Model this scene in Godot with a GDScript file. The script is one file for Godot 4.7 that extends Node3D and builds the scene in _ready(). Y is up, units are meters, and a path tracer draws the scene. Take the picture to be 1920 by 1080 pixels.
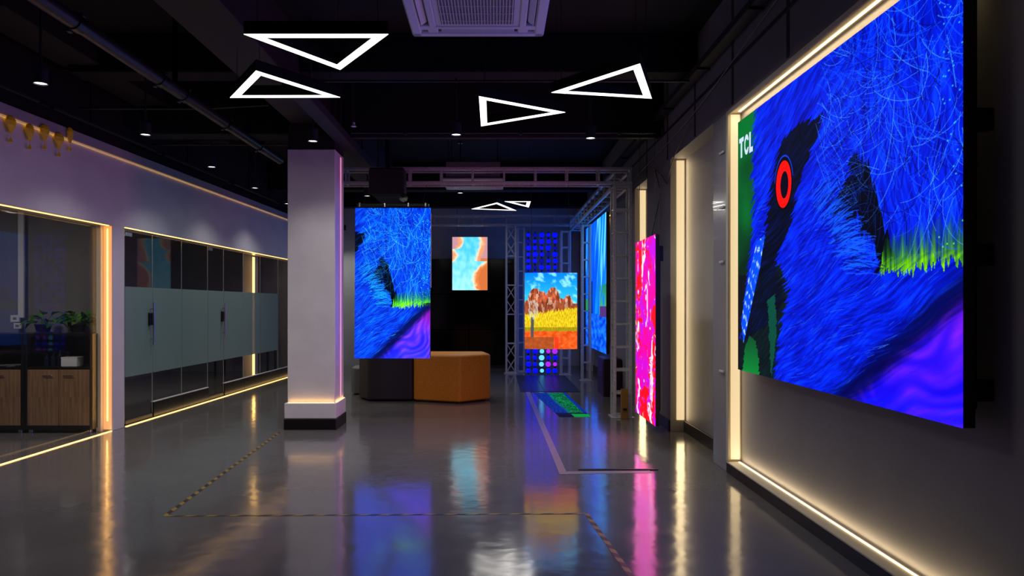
extends Node3D
# A dark LED display showroom. Camera at the origin, looking along -Z; "d" below is distance ahead of the camera (d = -z).

const WARM := Color(1.0, 0.76, 0.40)
const CREAM := Color(1.0, 0.88, 0.66)
const COOL := Color(1.0, 0.985, 0.95)

var M := {}
var taken := {}
var boxes := {}
var LT: Transform3D   # frame of the left wall: x towards the room, y up, -z along the wall
var rng := RandomNumberGenerator.new()

# ------------------------------------------------------------------ basics
func numbered(called: String) -> String:
	if not taken.has(called):
		taken[called] = 0
		return called
	taken[called] += 1
	return "%s_%03d" % [called, taken[called]]

func tag(o: Node, label: String, category: String, group := "", kind := "") -> void:
	if label != "": o.set_meta("label", label)
	if category != "": o.set_meta("category", category)
	if group != "": o.set_meta("group", group)
	if kind != "": o.set_meta("kind", kind)

func thing(called: String, label: String, category: String, at := Vector3.ZERO, group := "", turn := 0.0) -> Node3D:
	var o := Node3D.new()
	o.name = numbered(called)
	add_child(o)
	o.transform = Transform3D(Basis(Vector3.UP, turn), at)
	tag(o, label, category, group)
	return o

func structure(called: String, label: String, category: String, xf := Transform3D()) -> Node3D:
	var o := Node3D.new()
	o.name = numbered(called)
	add_child(o)
	o.transform = xf
	tag(o, label, category, "", "structure")
	return o

func part(called: String, parent: Node, mesh: Mesh, m: Material, at := Vector3.ZERO, basis := Basis(), label := "") -> MeshInstance3D:
	var o := MeshInstance3D.new()
	o.name = called if parent != self else numbered(called)
	o.mesh = mesh
	o.material_override = m
	o.transform = Transform3D(basis, at)
	parent.add_child(o, true)
	if label != "": o.set_meta("label", label)
	return o

func P(x: float, y: float, d: float) -> Vector3:
	return Vector3(x, y, -d)

func look(forward: Vector3, along: Vector3) -> Basis:   # -Z = forward, X = along
	var z := -forward.normalized()
	var x := (along - z * along.dot(z)).normalized()
	return Basis(x, z.cross(x), z)

# ------------------------------------------------------------------ meshes
func start() -> SurfaceTool:
	var st := SurfaceTool.new()
	st.begin(Mesh.PRIMITIVE_TRIANGLES)
	return st

func tri(st: SurfaceTool, a: Vector3, b: Vector3, c: Vector3, n: Vector3) -> void:
	if (b - a).cross(c - a).dot(n) > 0.0:
		var t := b; b = c; c = t
	for p in [a, b, c]:
		st.set_normal(n)
		st.set_uv(Vector2(p.x + p.z, -p.y))
		st.add_vertex(p)

func quad(st: SurfaceTool, a: Vector3, b: Vector3, c: Vector3, d: Vector3, n: Vector3) -> void:
	tri(st, a, b, c, n)
	tri(st, a, c, d, n)

func quad_uv(st: SurfaceTool, ps: Array, n: Vector3, ua := 0.0, va := 0.0, ub := 1.0, vb := 1.0) -> void:
	# ps: top-left, top-right, bottom-right, bottom-left as seen from the front
	var uvs := [Vector2(ua, va), Vector2(ub, va), Vector2(ub, vb), Vector2(ua, vb)]
	for k in [0, 1, 2, 0, 2, 3]:
		st.set_normal(n); st.set_uv(uvs[k]); st.add_vertex(ps[k])

func add_box(st: SurfaceTool, c: Vector3, s: Vector3, b := 0.0, basis := Basis()) -> void:
	var h := s * 0.5
	b = minf(b, minf(h.x, minf(h.y, h.z)) * 0.9)
	var axes := [Vector3.RIGHT, Vector3.UP, Vector3.BACK]
	for i in 3:
		var u: Vector3 = axes[(i + 1) % 3]
		var v: Vector3 = axes[(i + 2) % 3]
		var hn: float = h[i]
		var hu: float = h[(i + 1) % 3] - b
		var hv: float = h[(i + 2) % 3] - b
		for sg in [-1.0, 1.0]:
			var n: Vector3 = axes[i] * sg
			var o: Vector3 = n * hn
			quad(st, c + basis * (o - u * hu - v * hv), c + basis * (o + u * hu - v * hv), c + basis * (o + u * hu + v * hv), c + basis * (o - u * hu + v * hv), basis * n)
		if b > 0.0:
			var hi: float = h[i] - b
			for su in [-1.0, 1.0]:
				for sv in [-1.0, 1.0]:
					var n2: Vector3 = (u * su + v * sv).normalized()
					var p1: Vector3 = u * su * h[(i + 1) % 3] + v * sv * hv
					var p2: Vector3 = u * su * hu + v * sv * h[(i + 2) % 3]
					quad(st, c + basis * (p1 - axes[i] * hi), c + basis * (p1 + axes[i] * hi), c + basis * (p2 + axes[i] * hi), c + basis * (p2 - axes[i] * hi), basis * n2)
	if b > 0.0:
		for sx in [-1.0, 1.0]:
			for sy in [-1.0, 1.0]:
				for sz in [-1.0, 1.0]:
					var sgn := Vector3(sx, sy, sz)
					tri(st, c + basis * (sgn * Vector3(h.x, h.y - b, h.z - b)), c + basis * (sgn * Vector3(h.x - b, h.y, h.z - b)), c + basis * (sgn * Vector3(h.x - b, h.y - b, h.z)), basis * sgn.normalized())

func box(s: Vector3, b := 0.0) -> ArrayMesh:
	var key := "%.4f %.4f %.4f %.4f" % [s.x, s.y, s.z, b]
	if not boxes.has(key):
		var st := start()
		add_box(st, Vector3.ZERO, s, b)
		boxes[key] = st.commit()
	return boxes[key]

func span(lo: Vector3, hi: Vector3, called: String, parent: Node, m: Material, b := 0.0, label := "") -> MeshInstance3D:
	return part(called, parent, box((hi - lo).abs(), b), m, (lo + hi) * 0.5, Basis(), label)

func bar(called: String, parent: Node, a: Vector3, b: Vector3, w: float, h: float, m: Material, bevel := 0.0, side := Vector3.UP) -> MeshInstance3D:
	var f := (b - a).normalized()
	if absf(f.dot(side)) > 0.98: side = Vector3.RIGHT
	var x := f.cross(side).normalized()
	return part(called, parent, box(Vector3(w, h, snappedf((b - a).length(), 0.0005)), bevel), m, (a + b) * 0.5, Basis(x, x.cross(f), -f))

func add_tube(st: SurfaceTool, pts: Array, r: float, sides := 10) -> void:
	var prev := []
	var x := Vector3.ZERO
	for i in pts.size():
		var p: Vector3 = pts[i]
		var f: Vector3 = (pts[mini(i + 1, pts.size() - 1)] - pts[maxi(i - 1, 0)]).normalized()
		if x == Vector3.ZERO: x = f.cross(Vector3.UP if absf(f.y) < 0.9 else Vector3.RIGHT).normalized()
		x = (x - f * x.dot(f)).normalized()
		var y := f.cross(x)
		var ring := []
		for k in sides:
			var a := TAU * k / sides
			var n := x * cos(a) + y * sin(a)
			ring.append([p + n * r, n])
		if i > 0:
			for k in sides:
				var k2 := (k + 1) % sides
				smooth_quad(st, prev[k], prev[k2], ring[k2], ring[k])
		if i == 0 or i == pts.size() - 1:
			for k in sides:
				tri(st, p, ring[k][0], ring[(k + 1) % sides][0], -f if i == 0 else f)
		prev = ring

func smooth_quad(st: SurfaceTool, a: Array, b: Array, c: Array, d: Array) -> void:
	for t in [[a, b, c], [a, c, d]]:
		var n: Vector3 = t[0][1] + t[1][1] + t[2][1]
		if (t[1][0] - t[0][0]).cross(t[2][0] - t[0][0]).dot(n) > 0.0: t = [t[0], t[2], t[1]]
		for v in t:
			st.set_normal(v[1]); st.set_uv(Vector2(v[0].x + v[0].z, -v[0].y)); st.add_vertex(v[0])

func tube(pts: Array, r: float, sides := 10) -> ArrayMesh:
	var st := start()
	add_tube(st, pts, r, sides)
	return st.commit()

func add_lathe(st: SurfaceTool, prof: Array, sides := 20, c := Vector3.ZERO) -> void:   # prof: Vector2(r, y) from the bottom up
	for i in prof.size() - 1:
		var a: Vector2 = prof[i]
		var b: Vector2 = prof[i + 1]
		var e := (b - a).normalized()
		var nr := e.y
		var ny := -e.x
		for k in sides:
			var t0 := TAU * k / sides
			var t1 := TAU * (k + 1) / sides
			var d0 := Vector3(cos(t0), 0, sin(t0))
			var d1 := Vector3(cos(t1), 0, sin(t1))
			var up := Vector3.UP
			smooth_quad(st, [c + d0 * a.x + up * a.y, d0 * nr + up * ny], [c + d1 * a.x + up * a.y, d1 * nr + up * ny], [c + d1 * b.x + up * b.y, d1 * nr + up * ny], [c + d0 * b.x + up * b.y, d0 * nr + up * ny])

func lathe(prof: Array, sides := 20) -> ArrayMesh:
	var st := start()
	add_lathe(st, prof, sides)
	return st.commit()

func rounded(poly: PackedVector2Array, r: float, seg := 4) -> PackedVector2Array:
	var out := PackedVector2Array()
	var n := poly.size()
	for i in n:
		var p := poly[i]
		var a := (poly[(i + n - 1) % n] - p).normalized()
		var b := (poly[(i + 1) % n] - p).normalized()
		var p0 := p + a * r
		var p1 := p + b * r
		for k in seg + 1:
			var t := float(k) / seg
			out.append(p0.lerp(p, t).lerp(p.lerp(p1, t), t))
	return out

func cushion(poly: PackedVector2Array, y0: float, y1: float, r: float) -> ArrayMesh:   # poly in (x, z); a padded block with rounded top and bottom edges
	var st := start()
	var c := Vector2.ZERO
	for p in poly: c += p / poly.size()
	var rings := [[y0, -r * 0.5], [y0 + r * 0.5, 0.0], [y1 - r, 0.0], [y1 - r * 0.5, -r * 0.14], [y1 - r * 0.12, -r * 0.5], [y1, -r]]
	var n := poly.size()
	var grid := []
	for g in rings:
		var ring := []
		for p in poly: ring.append(p + (p - c).normalized() * g[1])
		grid.append(ring)
	for i in rings.size() - 1:
		var dy: float = rings[i + 1][0] - rings[i][0]
		var din: float = rings[i][1] - rings[i + 1][1]
		for k in n:
			var k2 := (k + 1) % n
			var e: Vector2 = poly[k2] - poly[k]
			var o := Vector2(e.y, -e.x).normalized()
			if o.dot(poly[k] - c) < 0: o = -o
			var nn := Vector3(o.x * dy, din, o.y * dy).normalized()
			var q := func(ii, kk): return Vector3(grid[ii][kk].x, rings[ii][0], grid[ii][kk].y)
			quad(st, q.call(i, k), q.call(i, k2), q.call(i + 1, k2), q.call(i + 1, k), nn)
	for k in n:
		var k2 := (k + 1) % n
		var last: Array = grid[rings.size() - 1]
		tri(st, Vector3(c.x, y1, c.y), Vector3(last[k].x, y1, last[k].y), Vector3(last[k2].x, y1, last[k2].y), Vector3.UP)
		tri(st, Vector3(c.x, y0, c.y), Vector3(grid[0][k].x, y0, grid[0][k].y), Vector3(grid[0][k2].x, y0, grid[0][k2].y), Vector3.DOWN)
	return st.commit()

# ------------------------------------------------------------------ materials
func mat(c: Color, rough := 0.6, metal := 0.0, spec := 0.5) -> StandardMaterial3D:
	var m := StandardMaterial3D.new()
	m.albedo_color = c
	m.roughness = rough
	m.metallic = metal
	m.metallic_specular = spec
	return m

func glow(c: Color, e: float) -> StandardMaterial3D:
	var m := mat(Color(0.8, 0.8, 0.8), 0.5)
	m.emission_enabled = true
	m.emission = c
	m.emission_energy_multiplier = e
	return m

func dark_glow(c: Color, e: float) -> StandardMaterial3D:   # coloured diode behind dark resin
	var m := glow(c, e)
	m.albedo_color = Color(0.03, 0.03, 0.06)
	return m

func screen_mat(im: Image, e: float) -> StandardMaterial3D:
	var m := mat(Color(0.02, 0.02, 0.02), 0.7, 0.0, 0.2)
	m.emission_enabled = true
	m.emission_operator = BaseMaterial3D.EMISSION_OP_MULTIPLY
	m.emission = Color.WHITE
	m.emission_texture = ImageTexture.create_from_image(im)
	m.emission_energy_multiplier = e
	return m

func noise_tex(size: int, freq: float, lo: float, hi: float, sd: int, oct := 4) -> ImageTexture:
	var n := FastNoiseLite.new()
	n.seed = sd
	n.frequency = freq
	n.fractal_octaves = oct
	var im := n.get_seamless_image(size, size)
	im.convert(Image.FORMAT_RGB8)
	var data := im.get_data()
	for i in data.size():
		data[i] = int(255.0 * lerpf(lo, hi, data[i] / 255.0))
	return ImageTexture.create_from_image(Image.create_from_data(size, size, false, Image.FORMAT_RGB8, data))

func worn(m: StandardMaterial3D, scale: float, tex: Texture2D, rough: Texture2D = null) -> StandardMaterial3D:
	m.albedo_texture = tex
	if rough: m.roughness_texture = rough
	m.uv1_triplanar = true
	m.uv1_world_triplanar = true
	m.uv1_scale = Vector3.ONE * scale
	return m

func materials() -> void:
	var soft := noise_tex(256, 0.012, 0.94, 1.0, 3)
	var fine := noise_tex(256, 0.05, 0.8, 1.0, 5)
	var scuff := noise_tex(512, 0.015, 0.55, 1.0, 11, 5)
	M.floor = worn(mat(Color(0.43, 0.42, 0.42), 0.16, 0.0, 0.56), 0.35, soft, scuff)
	var bump := FastNoiseLite.new()
	bump.seed = 9; bump.frequency = 0.02; bump.fractal_octaves = 3
	M.floor.heightmap_enabled = true
	M.floor.heightmap_texture = ImageTexture.create_from_image(bump.get_seamless_image(512, 512))
	M.floor.heightmap_scale = 0.09
	M.column = worn(mat(Color(0.93, 0.92, 0.93), 0.5), 0.5, soft)
	M.niche = worn(mat(Color(0.54, 0.53, 0.56), 0.6), 0.5, soft)
	M.wall = worn(mat(Color(0.70, 0.69, 0.71), 0.55), 0.5, soft)
	M.grey_wall = worn(mat(Color(0.50, 0.49, 0.52), 0.7), 0.6, soft)
	M.gloss_wall = worn(mat(Color(0.66, 0.65, 0.68), 0.22), 0.5, soft)
	M.fascia = worn(mat(Color(0.90, 0.89, 0.92), 0.3), 0.4, soft)
	M.jamb = mat(Color(0.86, 0.82, 0.74), 0.5)
	M.black = mat(Color(0.045, 0.045, 0.05), 0.35)
	M.matt_black = worn(mat(Color(0.09, 0.088, 0.095), 0.8), 0.7, fine)
	M.ceiling = worn(mat(Color(0.055, 0.054, 0.06), 0.9), 0.5, fine)
	M.beam = worn(mat(Color(0.17, 0.16, 0.175), 0.7), 0.6, fine)
	M.base = worn(mat(Color(0.16, 0.15, 0.145), 0.4), 0.8, fine)
	M.pipe = worn(mat(Color(0.22, 0.21, 0.225), 0.38, 0.3), 1.5, fine)
	M.alu = worn(mat(Color(0.80, 0.80, 0.80), 0.36, 0.15), 2.0, fine)
	M.steel = mat(Color(0.78, 0.78, 0.8), 0.22, 1.0)
	M.white_plastic = mat(Color(0.86, 0.86, 0.87), 0.4)
	M.grille = worn(mat(Color(0.5, 0.5, 0.53), 0.6), 3.0, fine)
	M.black_glass = mat(Color(0.02, 0.022, 0.026), 0.12, 0.0, 0.4)
	M.glass = mat(Color(0.5, 0.56, 0.54, 0.015), 0.02, 0.0, 0.19)
	M.glass.transparency = BaseMaterial3D.TRANSPARENCY_ALPHA
	M.frost = mat(Color(0.52, 0.62, 0.58, 0.86), 0.45)
	M.frost.transparency = BaseMaterial3D.TRANSPARENCY_ALPHA
	M.orange = worn(mat(Color(0.97, 0.62, 0.14), 0.5), 3.0, fine)
	M.charcoal = worn(mat(Color(0.20, 0.20, 0.215), 0.55), 3.0, fine)
	M.pale_seat = worn(mat(Color(0.50, 0.51, 0.50), 0.55), 3.0, fine)
	M.gold = mat(Color(1.0, 0.86, 0.10), 0.4)
	M.leaf = worn(mat(Color(0.20, 0.46, 0.14), 0.4), 6.0, fine)
	M.leaf_light = worn(mat(Color(0.36, 0.62, 0.20), 0.4), 6.0, fine)
	M.pot = mat(Color(0.10, 0.10, 0.13), 0.35)
	M.paper = mat(Color(0.85, 0.85, 0.84), 0.7)
	M.blue_plastic = mat(Color(0.06, 0.08, 0.22), 0.4)
	M.tape_grey = mat(Color(0.56, 0.52, 0.53), 0.3)
	M.mat_dark = worn(mat(Color(0.16, 0.17, 0.20), 0.35), 2.0, fine)
	M.wood = wood_mat()
	M.hazard = hazard_mat()
	M.led_warm = glow(WARM, 3.2)
	M.led_cream = glow(CREAM, 3.0)
	M.lit_jamb_cream = glow(CREAM, 0.8)  # glow of the strip-lit reveals, put into widened strips
	M.lit_jamb_gold = glow(Color(1.0, 0.62, 0.24), 0.75)  # panel glow in place of the jamb lit by its strip
	M.led_faint = glow(WARM, 0.3)
	M.led_pink_wash = glow(Color(0.95, 0.56, 0.72), 0.7)  # strip glow widened and pinked to carry the pink light on the shaft
	M.lamp = glow(COOL, 2.5)
	M.spot_lens = glow(COOL, 5.0)
	M.seal = mat(Color(0.62, 0.68, 0.66), 0.4)
	M.lamp_black = mat(Color(0.17, 0.17, 0.19), 0.35)
	M.back_wall = worn(mat(Color(0.76, 0.78, 0.79), 0.6), 0.5, soft)
	M.cable = mat(Color(0.05, 0.05, 0.055), 0.5)
	M.cable_grey = mat(Color(0.55, 0.55, 0.57), 0.5)
	M.purple_box = mat(Color(0.24, 0.08, 0.2), 0.5)
	M.orange_glow = mat(Color(0.8, 0.6, 0.3), 0.3, 0.8)  # orange tint for the warm wall glow by the truss post

func wood_mat() -> StandardMaterial3D:
	var n := FastNoiseLite.new()
	n.seed = 21; n.frequency = 0.01; n.fractal_octaves = 4
	var im := Image.create(256, 256, false, Image.FORMAT_RGB8)
	for y in 256:
		for x in 256:
			var t := 0.5 + 0.5 * n.get_noise_2d(x * 6.0, y * 0.35 + 20.0 * n.get_noise_2d(x * 0.7, y * 0.5))
			im.set_pixel(x, y, Color(0.42, 0.31, 0.22).lerp(Color(0.66, 0.52, 0.39), t))
	var m := mat(Color.WHITE, 0.5)
	m.albedo_texture = ImageTexture.create_from_image(im)
	m.uv1_triplanar = true
	m.uv1_scale = Vector3.ONE * 1.6
	return m

func hazard_mat() -> StandardMaterial3D:
	var im := Image.create(128, 32, false, Image.FORMAT_RGB8)
	for y in 32:
		for x in 128:
			im.set_pixel(x, y, Color(0.62, 0.50, 0.20) if (x + y) % 128 < 62 else Color(0.13, 0.12, 0.12))
	var m := mat(Color.WHITE, 0.4)
	m.albedo_texture = ImageTexture.create_from_image(im)
	return m

# ------------------------------------------------------------------ pictures on the screens
func put(px: PackedFloat32Array, w: int, h: int, x: float, y: float, c: Color, a: float) -> void:
	var i := int(x)
	var j := int(y)
	if i < 0 or j < 0 or i >= w or j >= h: return
	var k := (j * w + i) * 3
	px[k] = lerpf(px[k], c.r, a)
	px[k + 1] = lerpf(px[k + 1], c.g, a)
	px[k + 2] = lerpf(px[k + 2], c.b, a)

func to_image(px: PackedFloat32Array, w: int, h: int) -> Image:
	var data := PackedByteArray()
	data.resize(px.size())
	for i in px.size(): data[i] = int(clampf(px[i], 0.0, 1.0) * 255.0)
	return Image.create_from_data(w, h, false, Image.FORMAT_RGB8, data)

func poly(a: Array) -> PackedVector2Array:
	var p := PackedVector2Array()
	for i in range(0, a.size(), 2): p.append(Vector2(a[i], a[i + 1]))
	return p

func bird_picture() -> Image:   # a close view of a blue crested pigeon; u runs to 1.12, the large screen shows 0 .. 1
	var w := 840
	var h := 760
	var px := PackedFloat32Array()
	px.resize(w * h * 3)
	var nf := FastNoiseLite.new(); nf.seed = 4; nf.frequency = 1.0; nf.fractal_octaves = 3
	var nw := FastNoiseLite.new(); nw.seed = 8; nw.frequency = 3.0; nw.fractal_octaves = 2
	var nj := FastNoiseLite.new(); nj.seed = 15; nj.frequency = 30.0; nj.fractal_octaves = 2
	var green_l := poly([-0.06, -0.02, 0.15, -0.02, 0.125, 0.10, 0.118, 0.20, 0.122, 0.43, 0.085, 0.60, 0.035, 0.80, 0.02, 1.02, -0.06, 1.02])
	var mask := poly([0.54, 0.165, 0.42, 0.15, 0.315, 0.174, 0.265, 0.264, 0.236, 0.372, 0.207, 0.483, 0.173, 0.547, 0.114, 0.603, 0.080, 0.715, 0.055, 0.883, 0.154, 0.836, 0.265, 0.793, 0.332, 0.718, 0.275, 0.605, 0.299, 0.551, 0.357, 0.486, 0.388, 0.420, 0.423, 0.341, 0.479, 0.263])
	var darkbl := poly([0.10, 0.70, 0.03, 0.88, 0.01, 1.02, 0.262, 1.02, 0.29, 0.90, 0.32, 0.78, 0.36, 0.70, 0.30, 0.60, 0.229, 0.601, 0.15, 0.66])
	var green1 := poly([0.035, 1.02, 0.055, 0.91, 0.095, 0.855, 0.14, 0.88, 0.165, 0.94, 0.165, 1.02])
	var green2 := poly([0.225, 0.72, 0.275, 0.70, 0.285, 0.80, 0.275, 0.90, 0.25, 1.0, 0.24, 0.90])
	var beak := poly([0.150, 0.50, 0.207, 0.483, 0.173, 0.597, 0.120, 0.715, 0.085, 0.80, 0.046, 0.89, 0.028, 0.815, 0.055, 0.70, 0.106, 0.585])
	var notch := poly([0.653, 0.337, 0.682, 0.315, 0.730, 0.385, 0.765, 0.49, 0.815, 0.62, 0.803, 0.655, 0.765, 0.645, 0.735, 0.56, 0.69, 0.545, 0.70, 0.50, 0.645, 0.50, 0.575, 0.475, 0.627, 0.405])
	var gband := poly([0.765, 0.655, 0.78, 0.58, 0.852, 0.56, 1.0, 0.555, 1.13, 0.53, 1.13, 0.66, 1.0, 0.647, 0.913, 0.650, 0.836, 0.662])
	for j in h:
		var v := float(j) / h
		for i in w:
			var u := 1.12 * i / w
			var wob := nw.get_noise_2d(u, v)
			# feathers lie one way over the crest and another over head and breast
			var crest := smoothstep(0.60, 0.76, u + 0.05 * wob) * (1.0 - smoothstep(0.58, 0.66, v))
			var th := 1.50 if crest > 0.5 else -0.55
			var dir := Vector2(cos(th), sin(th))
			var al := u * dir.x + v * dir.y + 0.03 * wob
			var ac := -u * dir.y + v * dir.x + 0.02 * wob
			var s := 0.5 + 0.9 * nf.get_noise_2d(al * 7.0, ac * 60.0)
			var patch := 0.5 + 0.8 * nf.get_noise_2d(al * 5.0 + 9.0, ac * 26.0)
			var rip := 0.5 + 0.5 * sin(ac * 420.0 + 9.0 * wob)
			var b := clampf(s * 0.35 + patch * 0.5 + rip * 0.15, 0.0, 1.0)
			var c := Color(0.0, 0.0, 0.52).lerp(Color(0.0, 0.15, 0.98), clampf(b * 1.35, 0.0, 1.0))
			if b > 0.60: c = c.lerp(Color(0.02, 0.28, 1.0), (b - 0.60) * 2.0)
			var jit := nf.get_noise_2d(al * 5.0 + 3.0, ac * 75.0) * 0.05 + nj.get_noise_2d(u, v) * 0.006
			var q := Vector2(u, v) + dir * jit
			var e := Vector2(u, v) + dir * jit * 0.25
			if q.x < 0.17 and Geometry2D.is_point_in_polygon(q, green_l):
				c = Color(0.02, 0.42, 0.17).lerp(Color(0.02, 0.14, 0.08), clampf((v - 0.15) * 2.3 + wob * 0.6, 0.0, 1.0))
				if v > 0.62: c = Color(0.05, 0.06, 0.09)
			if q.x < 0.38 and q.y > 0.58 and Geometry2D.is_point_in_polygon(q, darkbl):
				c = Color(0.02, 0.06, 0.09).lerp(Color(0.03, 0.12, 0.12), s)
			if q.x < 0.56 and Geometry2D.is_point_in_polygon(q, mask):
				c = Color(0.0, 0.015, 0.09).lerp(Color(0.01, 0.05, 0.26), s * s)
				if v > 0.62: c = Color(0.01, 0.03, 0.10).lerp(Color(0.0, 0.08, 0.30), s * s * 0.7)
			if q.x < 0.3 and Geometry2D.is_point_in_polygon(e, green1):
				c = Color(0.03, 0.30, 0.16).lerp(Color(0.03, 0.52, 0.20), clampf((v - 0.87) * 7.0, 0.0, 1.0))
			elif q.x < 0.3 and Geometry2D.is_point_in_polygon(e, green2):
				c = Color(0.02, 0.28, 0.22)
			if u < 0.22 and Geometry2D.is_point_in_polygon(Vector2(u, v), beak):
				c = Color(0.0, 0.28, 1.0)
				var sp := sin(v * 130.0 - u * 90.0 + 6.0 * wob) * 0.5 + 1.3 * nf.get_noise_2d(u * 55.0 + v * 20.0, v * 24.0)
				if sp > 0.25: c = c.lerp(Color(0.75, 0.85, 1.0), clampf((sp - 0.25) * 1.6, 0.0, 0.9))
			if q.x > 0.56 and q.y < 0.67 and Geometry2D.is_point_in_polygon(q, notch):
				c = Color(0.0, 0.01, 0.07)
			if u > 0.74 and Geometry2D.is_point_in_polygon(Vector2(u, v + 0.03 * nf.get_noise_2d(u * 90.0, 4.0)), gband):
				var g := clampf((v - 0.57) * 10.0 + 0.5 * nf.get_noise_2d(u * 70.0, v * 4.0), 0.0, 1.0)
				c = c.lerp(Color(0.05, 0.33, 0.12).lerp(Color(0.50, 0.86, 0.02), clampf(g * 0.9 - absf(u - 0.93) * 2.2 + 0.35 * s, 0.0, 1.0)), clampf(0.25 + g, 0.0, 1.0))
			if u > 0.52 and v > 0.63:
				var f := (v - 1.0) + (u - 0.635) * 0.80 - 0.02 * pow(maxf(0.0, u - 0.635), 2.0) + jit * 0.35
				var dark := smoothstep(-0.075, -0.015, f) * (1.0 - smoothstep(0.0, 0.06, f))
				if f > -0.02:
					var mo := 0.5 + 0.5 * sin(Vector2(u - 0.86, (v - 0.70) * 0.8).length() * 130.0 + 10.0 * wob)
					var pc := Color(0.09, 0.02, 0.88).lerp(Color(0.46, 0.12, 0.96), clampf(0.20 + 0.5 * mo * (0.35 + patch) + 0.5 * wob + (0.90 - v) * 1.1, 0.0, 1.0))
					if v > 0.9: pc = pc.lerp(Color(0.0, 0.14, 1.0), (v - 0.9) * 5.0 * s)
					if u > 0.93: pc = pc.lerp(Color(0.42, 0.0, 0.55), clampf((u - 0.93) * 5.0, 0.0, 1.0) * clampf((0.84 - v) * 9.0, 0.0, 1.0))
					c = c.lerp(pc, smoothstep(-0.02, 0.03, f))
				c = c.lerp(Color(0.0, 0.0, 0.20), dark * 0.8)
			# eye
			var ex := (u - 0.328) / 0.046
			var ey := (v - 0.327) / 0.080
			var er := sqrt(ex * ex + ey * ey)
			if er < 1.0:
				c = Color(1.0, 0.04, 0.03)
				var ir := sqrt(pow((u - 0.333) / 0.024, 2.0) + pow((v - 0.330) / 0.046, 2.0))
				if ir < 1.0: c = Color(0.01, 0.01, 0.09)
			elif er < 1.24 and er > 1.17 and ey < -0.2:
				c = Color(0.05, 0.22, 0.85)
			elif er < 1.14:
				c = Color(0.0, 0.01, 0.05)
			var k := (j * w + i) * 3
			px[k] = c.r; px[k + 1] = c.g; px[k + 2] = c.b
	# loose crest strands: long thin curved lines across the upper right, drooping to the green band
	rng.seed = 77
	for s in 620:
		var u := rng.randf_range(0.50, 1.12)
		var v := rng.randf_range(-0.05, 0.52)
		var th := PI * 0.5 + rng.randf_range(-0.9, 0.9)
		if u < 0.72 and v < 0.34: th = rng.randf_range(0.2, 1.3)
		var curl := rng.randf_range(-1.4, 1.4)
		var lng := rng.randf_range(0.05, 0.17)
		var c := Color(0.05, 0.32, 1.0) if rng.randf() < 0.75 else Color(0.25, 0.60, 1.0)
		if rng.randf() < 0.22: c = Color(0.0, 0.0, 0.28)
		var n := int(lng * 900.0)
		for k in n:
			u += cos(th) * 0.00125
			v += sin(th) * 0.00125
			th += curl * 0.011
			if v > 0.64 or (u < 0.70 and v > 0.46): break
			if Geometry2D.is_point_in_polygon(Vector2(u, v), notch) and k % 3: continue
			put(px, w, h, u / 1.12 * w, v * h, c, 0.75)
			if s % 3 == 0: put(px, w, h, u / 1.12 * w + 1, v * h, c, 0.5)
	# fine barbs over head, cheek and breast, then the broad tufts that fan out over the dark gap
	for s in 5200:
		var u := rng.randf_range(0.12, 0.92)
		var v := rng.randf_range(-0.02, 1.0)
		var at := Vector2(u, v)
		if Geometry2D.is_point_in_polygon(at, mask) or Geometry2D.is_point_in_polygon(at, darkbl) or (u > 0.68 and v < 0.66) or (v > 0.64 and (v - 1.0) + (u - 0.665) * 0.846 > -0.05): continue
		var th := -0.55 + 0.55 * nw.get_noise_2d(u, v) + (0.45 if v > 0.35 and v < 0.62 else 0.0) - (0.35 if v < 0.2 else 0.0)
		var bright := rng.randf()
		var c := Color(0.01, 0.24, 1.0) if bright < 0.55 else Color(0.0, 0.0, 0.36)
		if bright < 0.06: c = Color(0.25, 0.58, 1.0)
		var n := rng.randi_range(12, 46)
		for k in n:
			u += cos(th) * 0.0013
			v += sin(th) * 0.0013
			th += 0.003
			if u > 0.12 and not (u < 0.4 and Geometry2D.is_point_in_polygon(Vector2(u, v), mask)): put(px, w, h, u / 1.12 * w, v * h, c, 0.5)
	for s in 260:
		var t := rng.randf()
		var u := 0.52 + 0.16 * t + rng.randf_range(-0.05, 0.03)
		var v := 0.40 + 0.22 * t + rng.randf_range(-0.03, 0.05)
		var th := -0.75 + 0.75 * t + rng.randf_range(-0.2, 0.2)
		var c := Color(0.05, 0.36, 1.0) if rng.randf() < 0.7 else Color(0.0, 0.02, 0.40)
		var n := rng.randi_range(35, 75)
		for k in n:
			u += cos(th) * 0.0013
			v += sin(th) * 0.0013
			th += 0.006
			for wd in (3 if k < n / 2 else 2): put(px, w, h, u / 1.12 * w, v * h + wd, c, 0.6)
	for s in 130:   # small bright leaf specks by the right edge
		var u := rng.randf_range(0.94, 1.12)
		var v := rng.randf_range(0.02, 0.62)
		var c := Color(0.15, 0.75, 0.95) if v < 0.5 else Color(0.35, 0.9, 0.35)
		for k in 9: put(px, w, h, u / 1.12 * w + k % 3, v * h + k / 3, c, 0.8)
	# the three white letters in the upper corner
	var white := Color(0.80, 0.86, 1.0)
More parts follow.
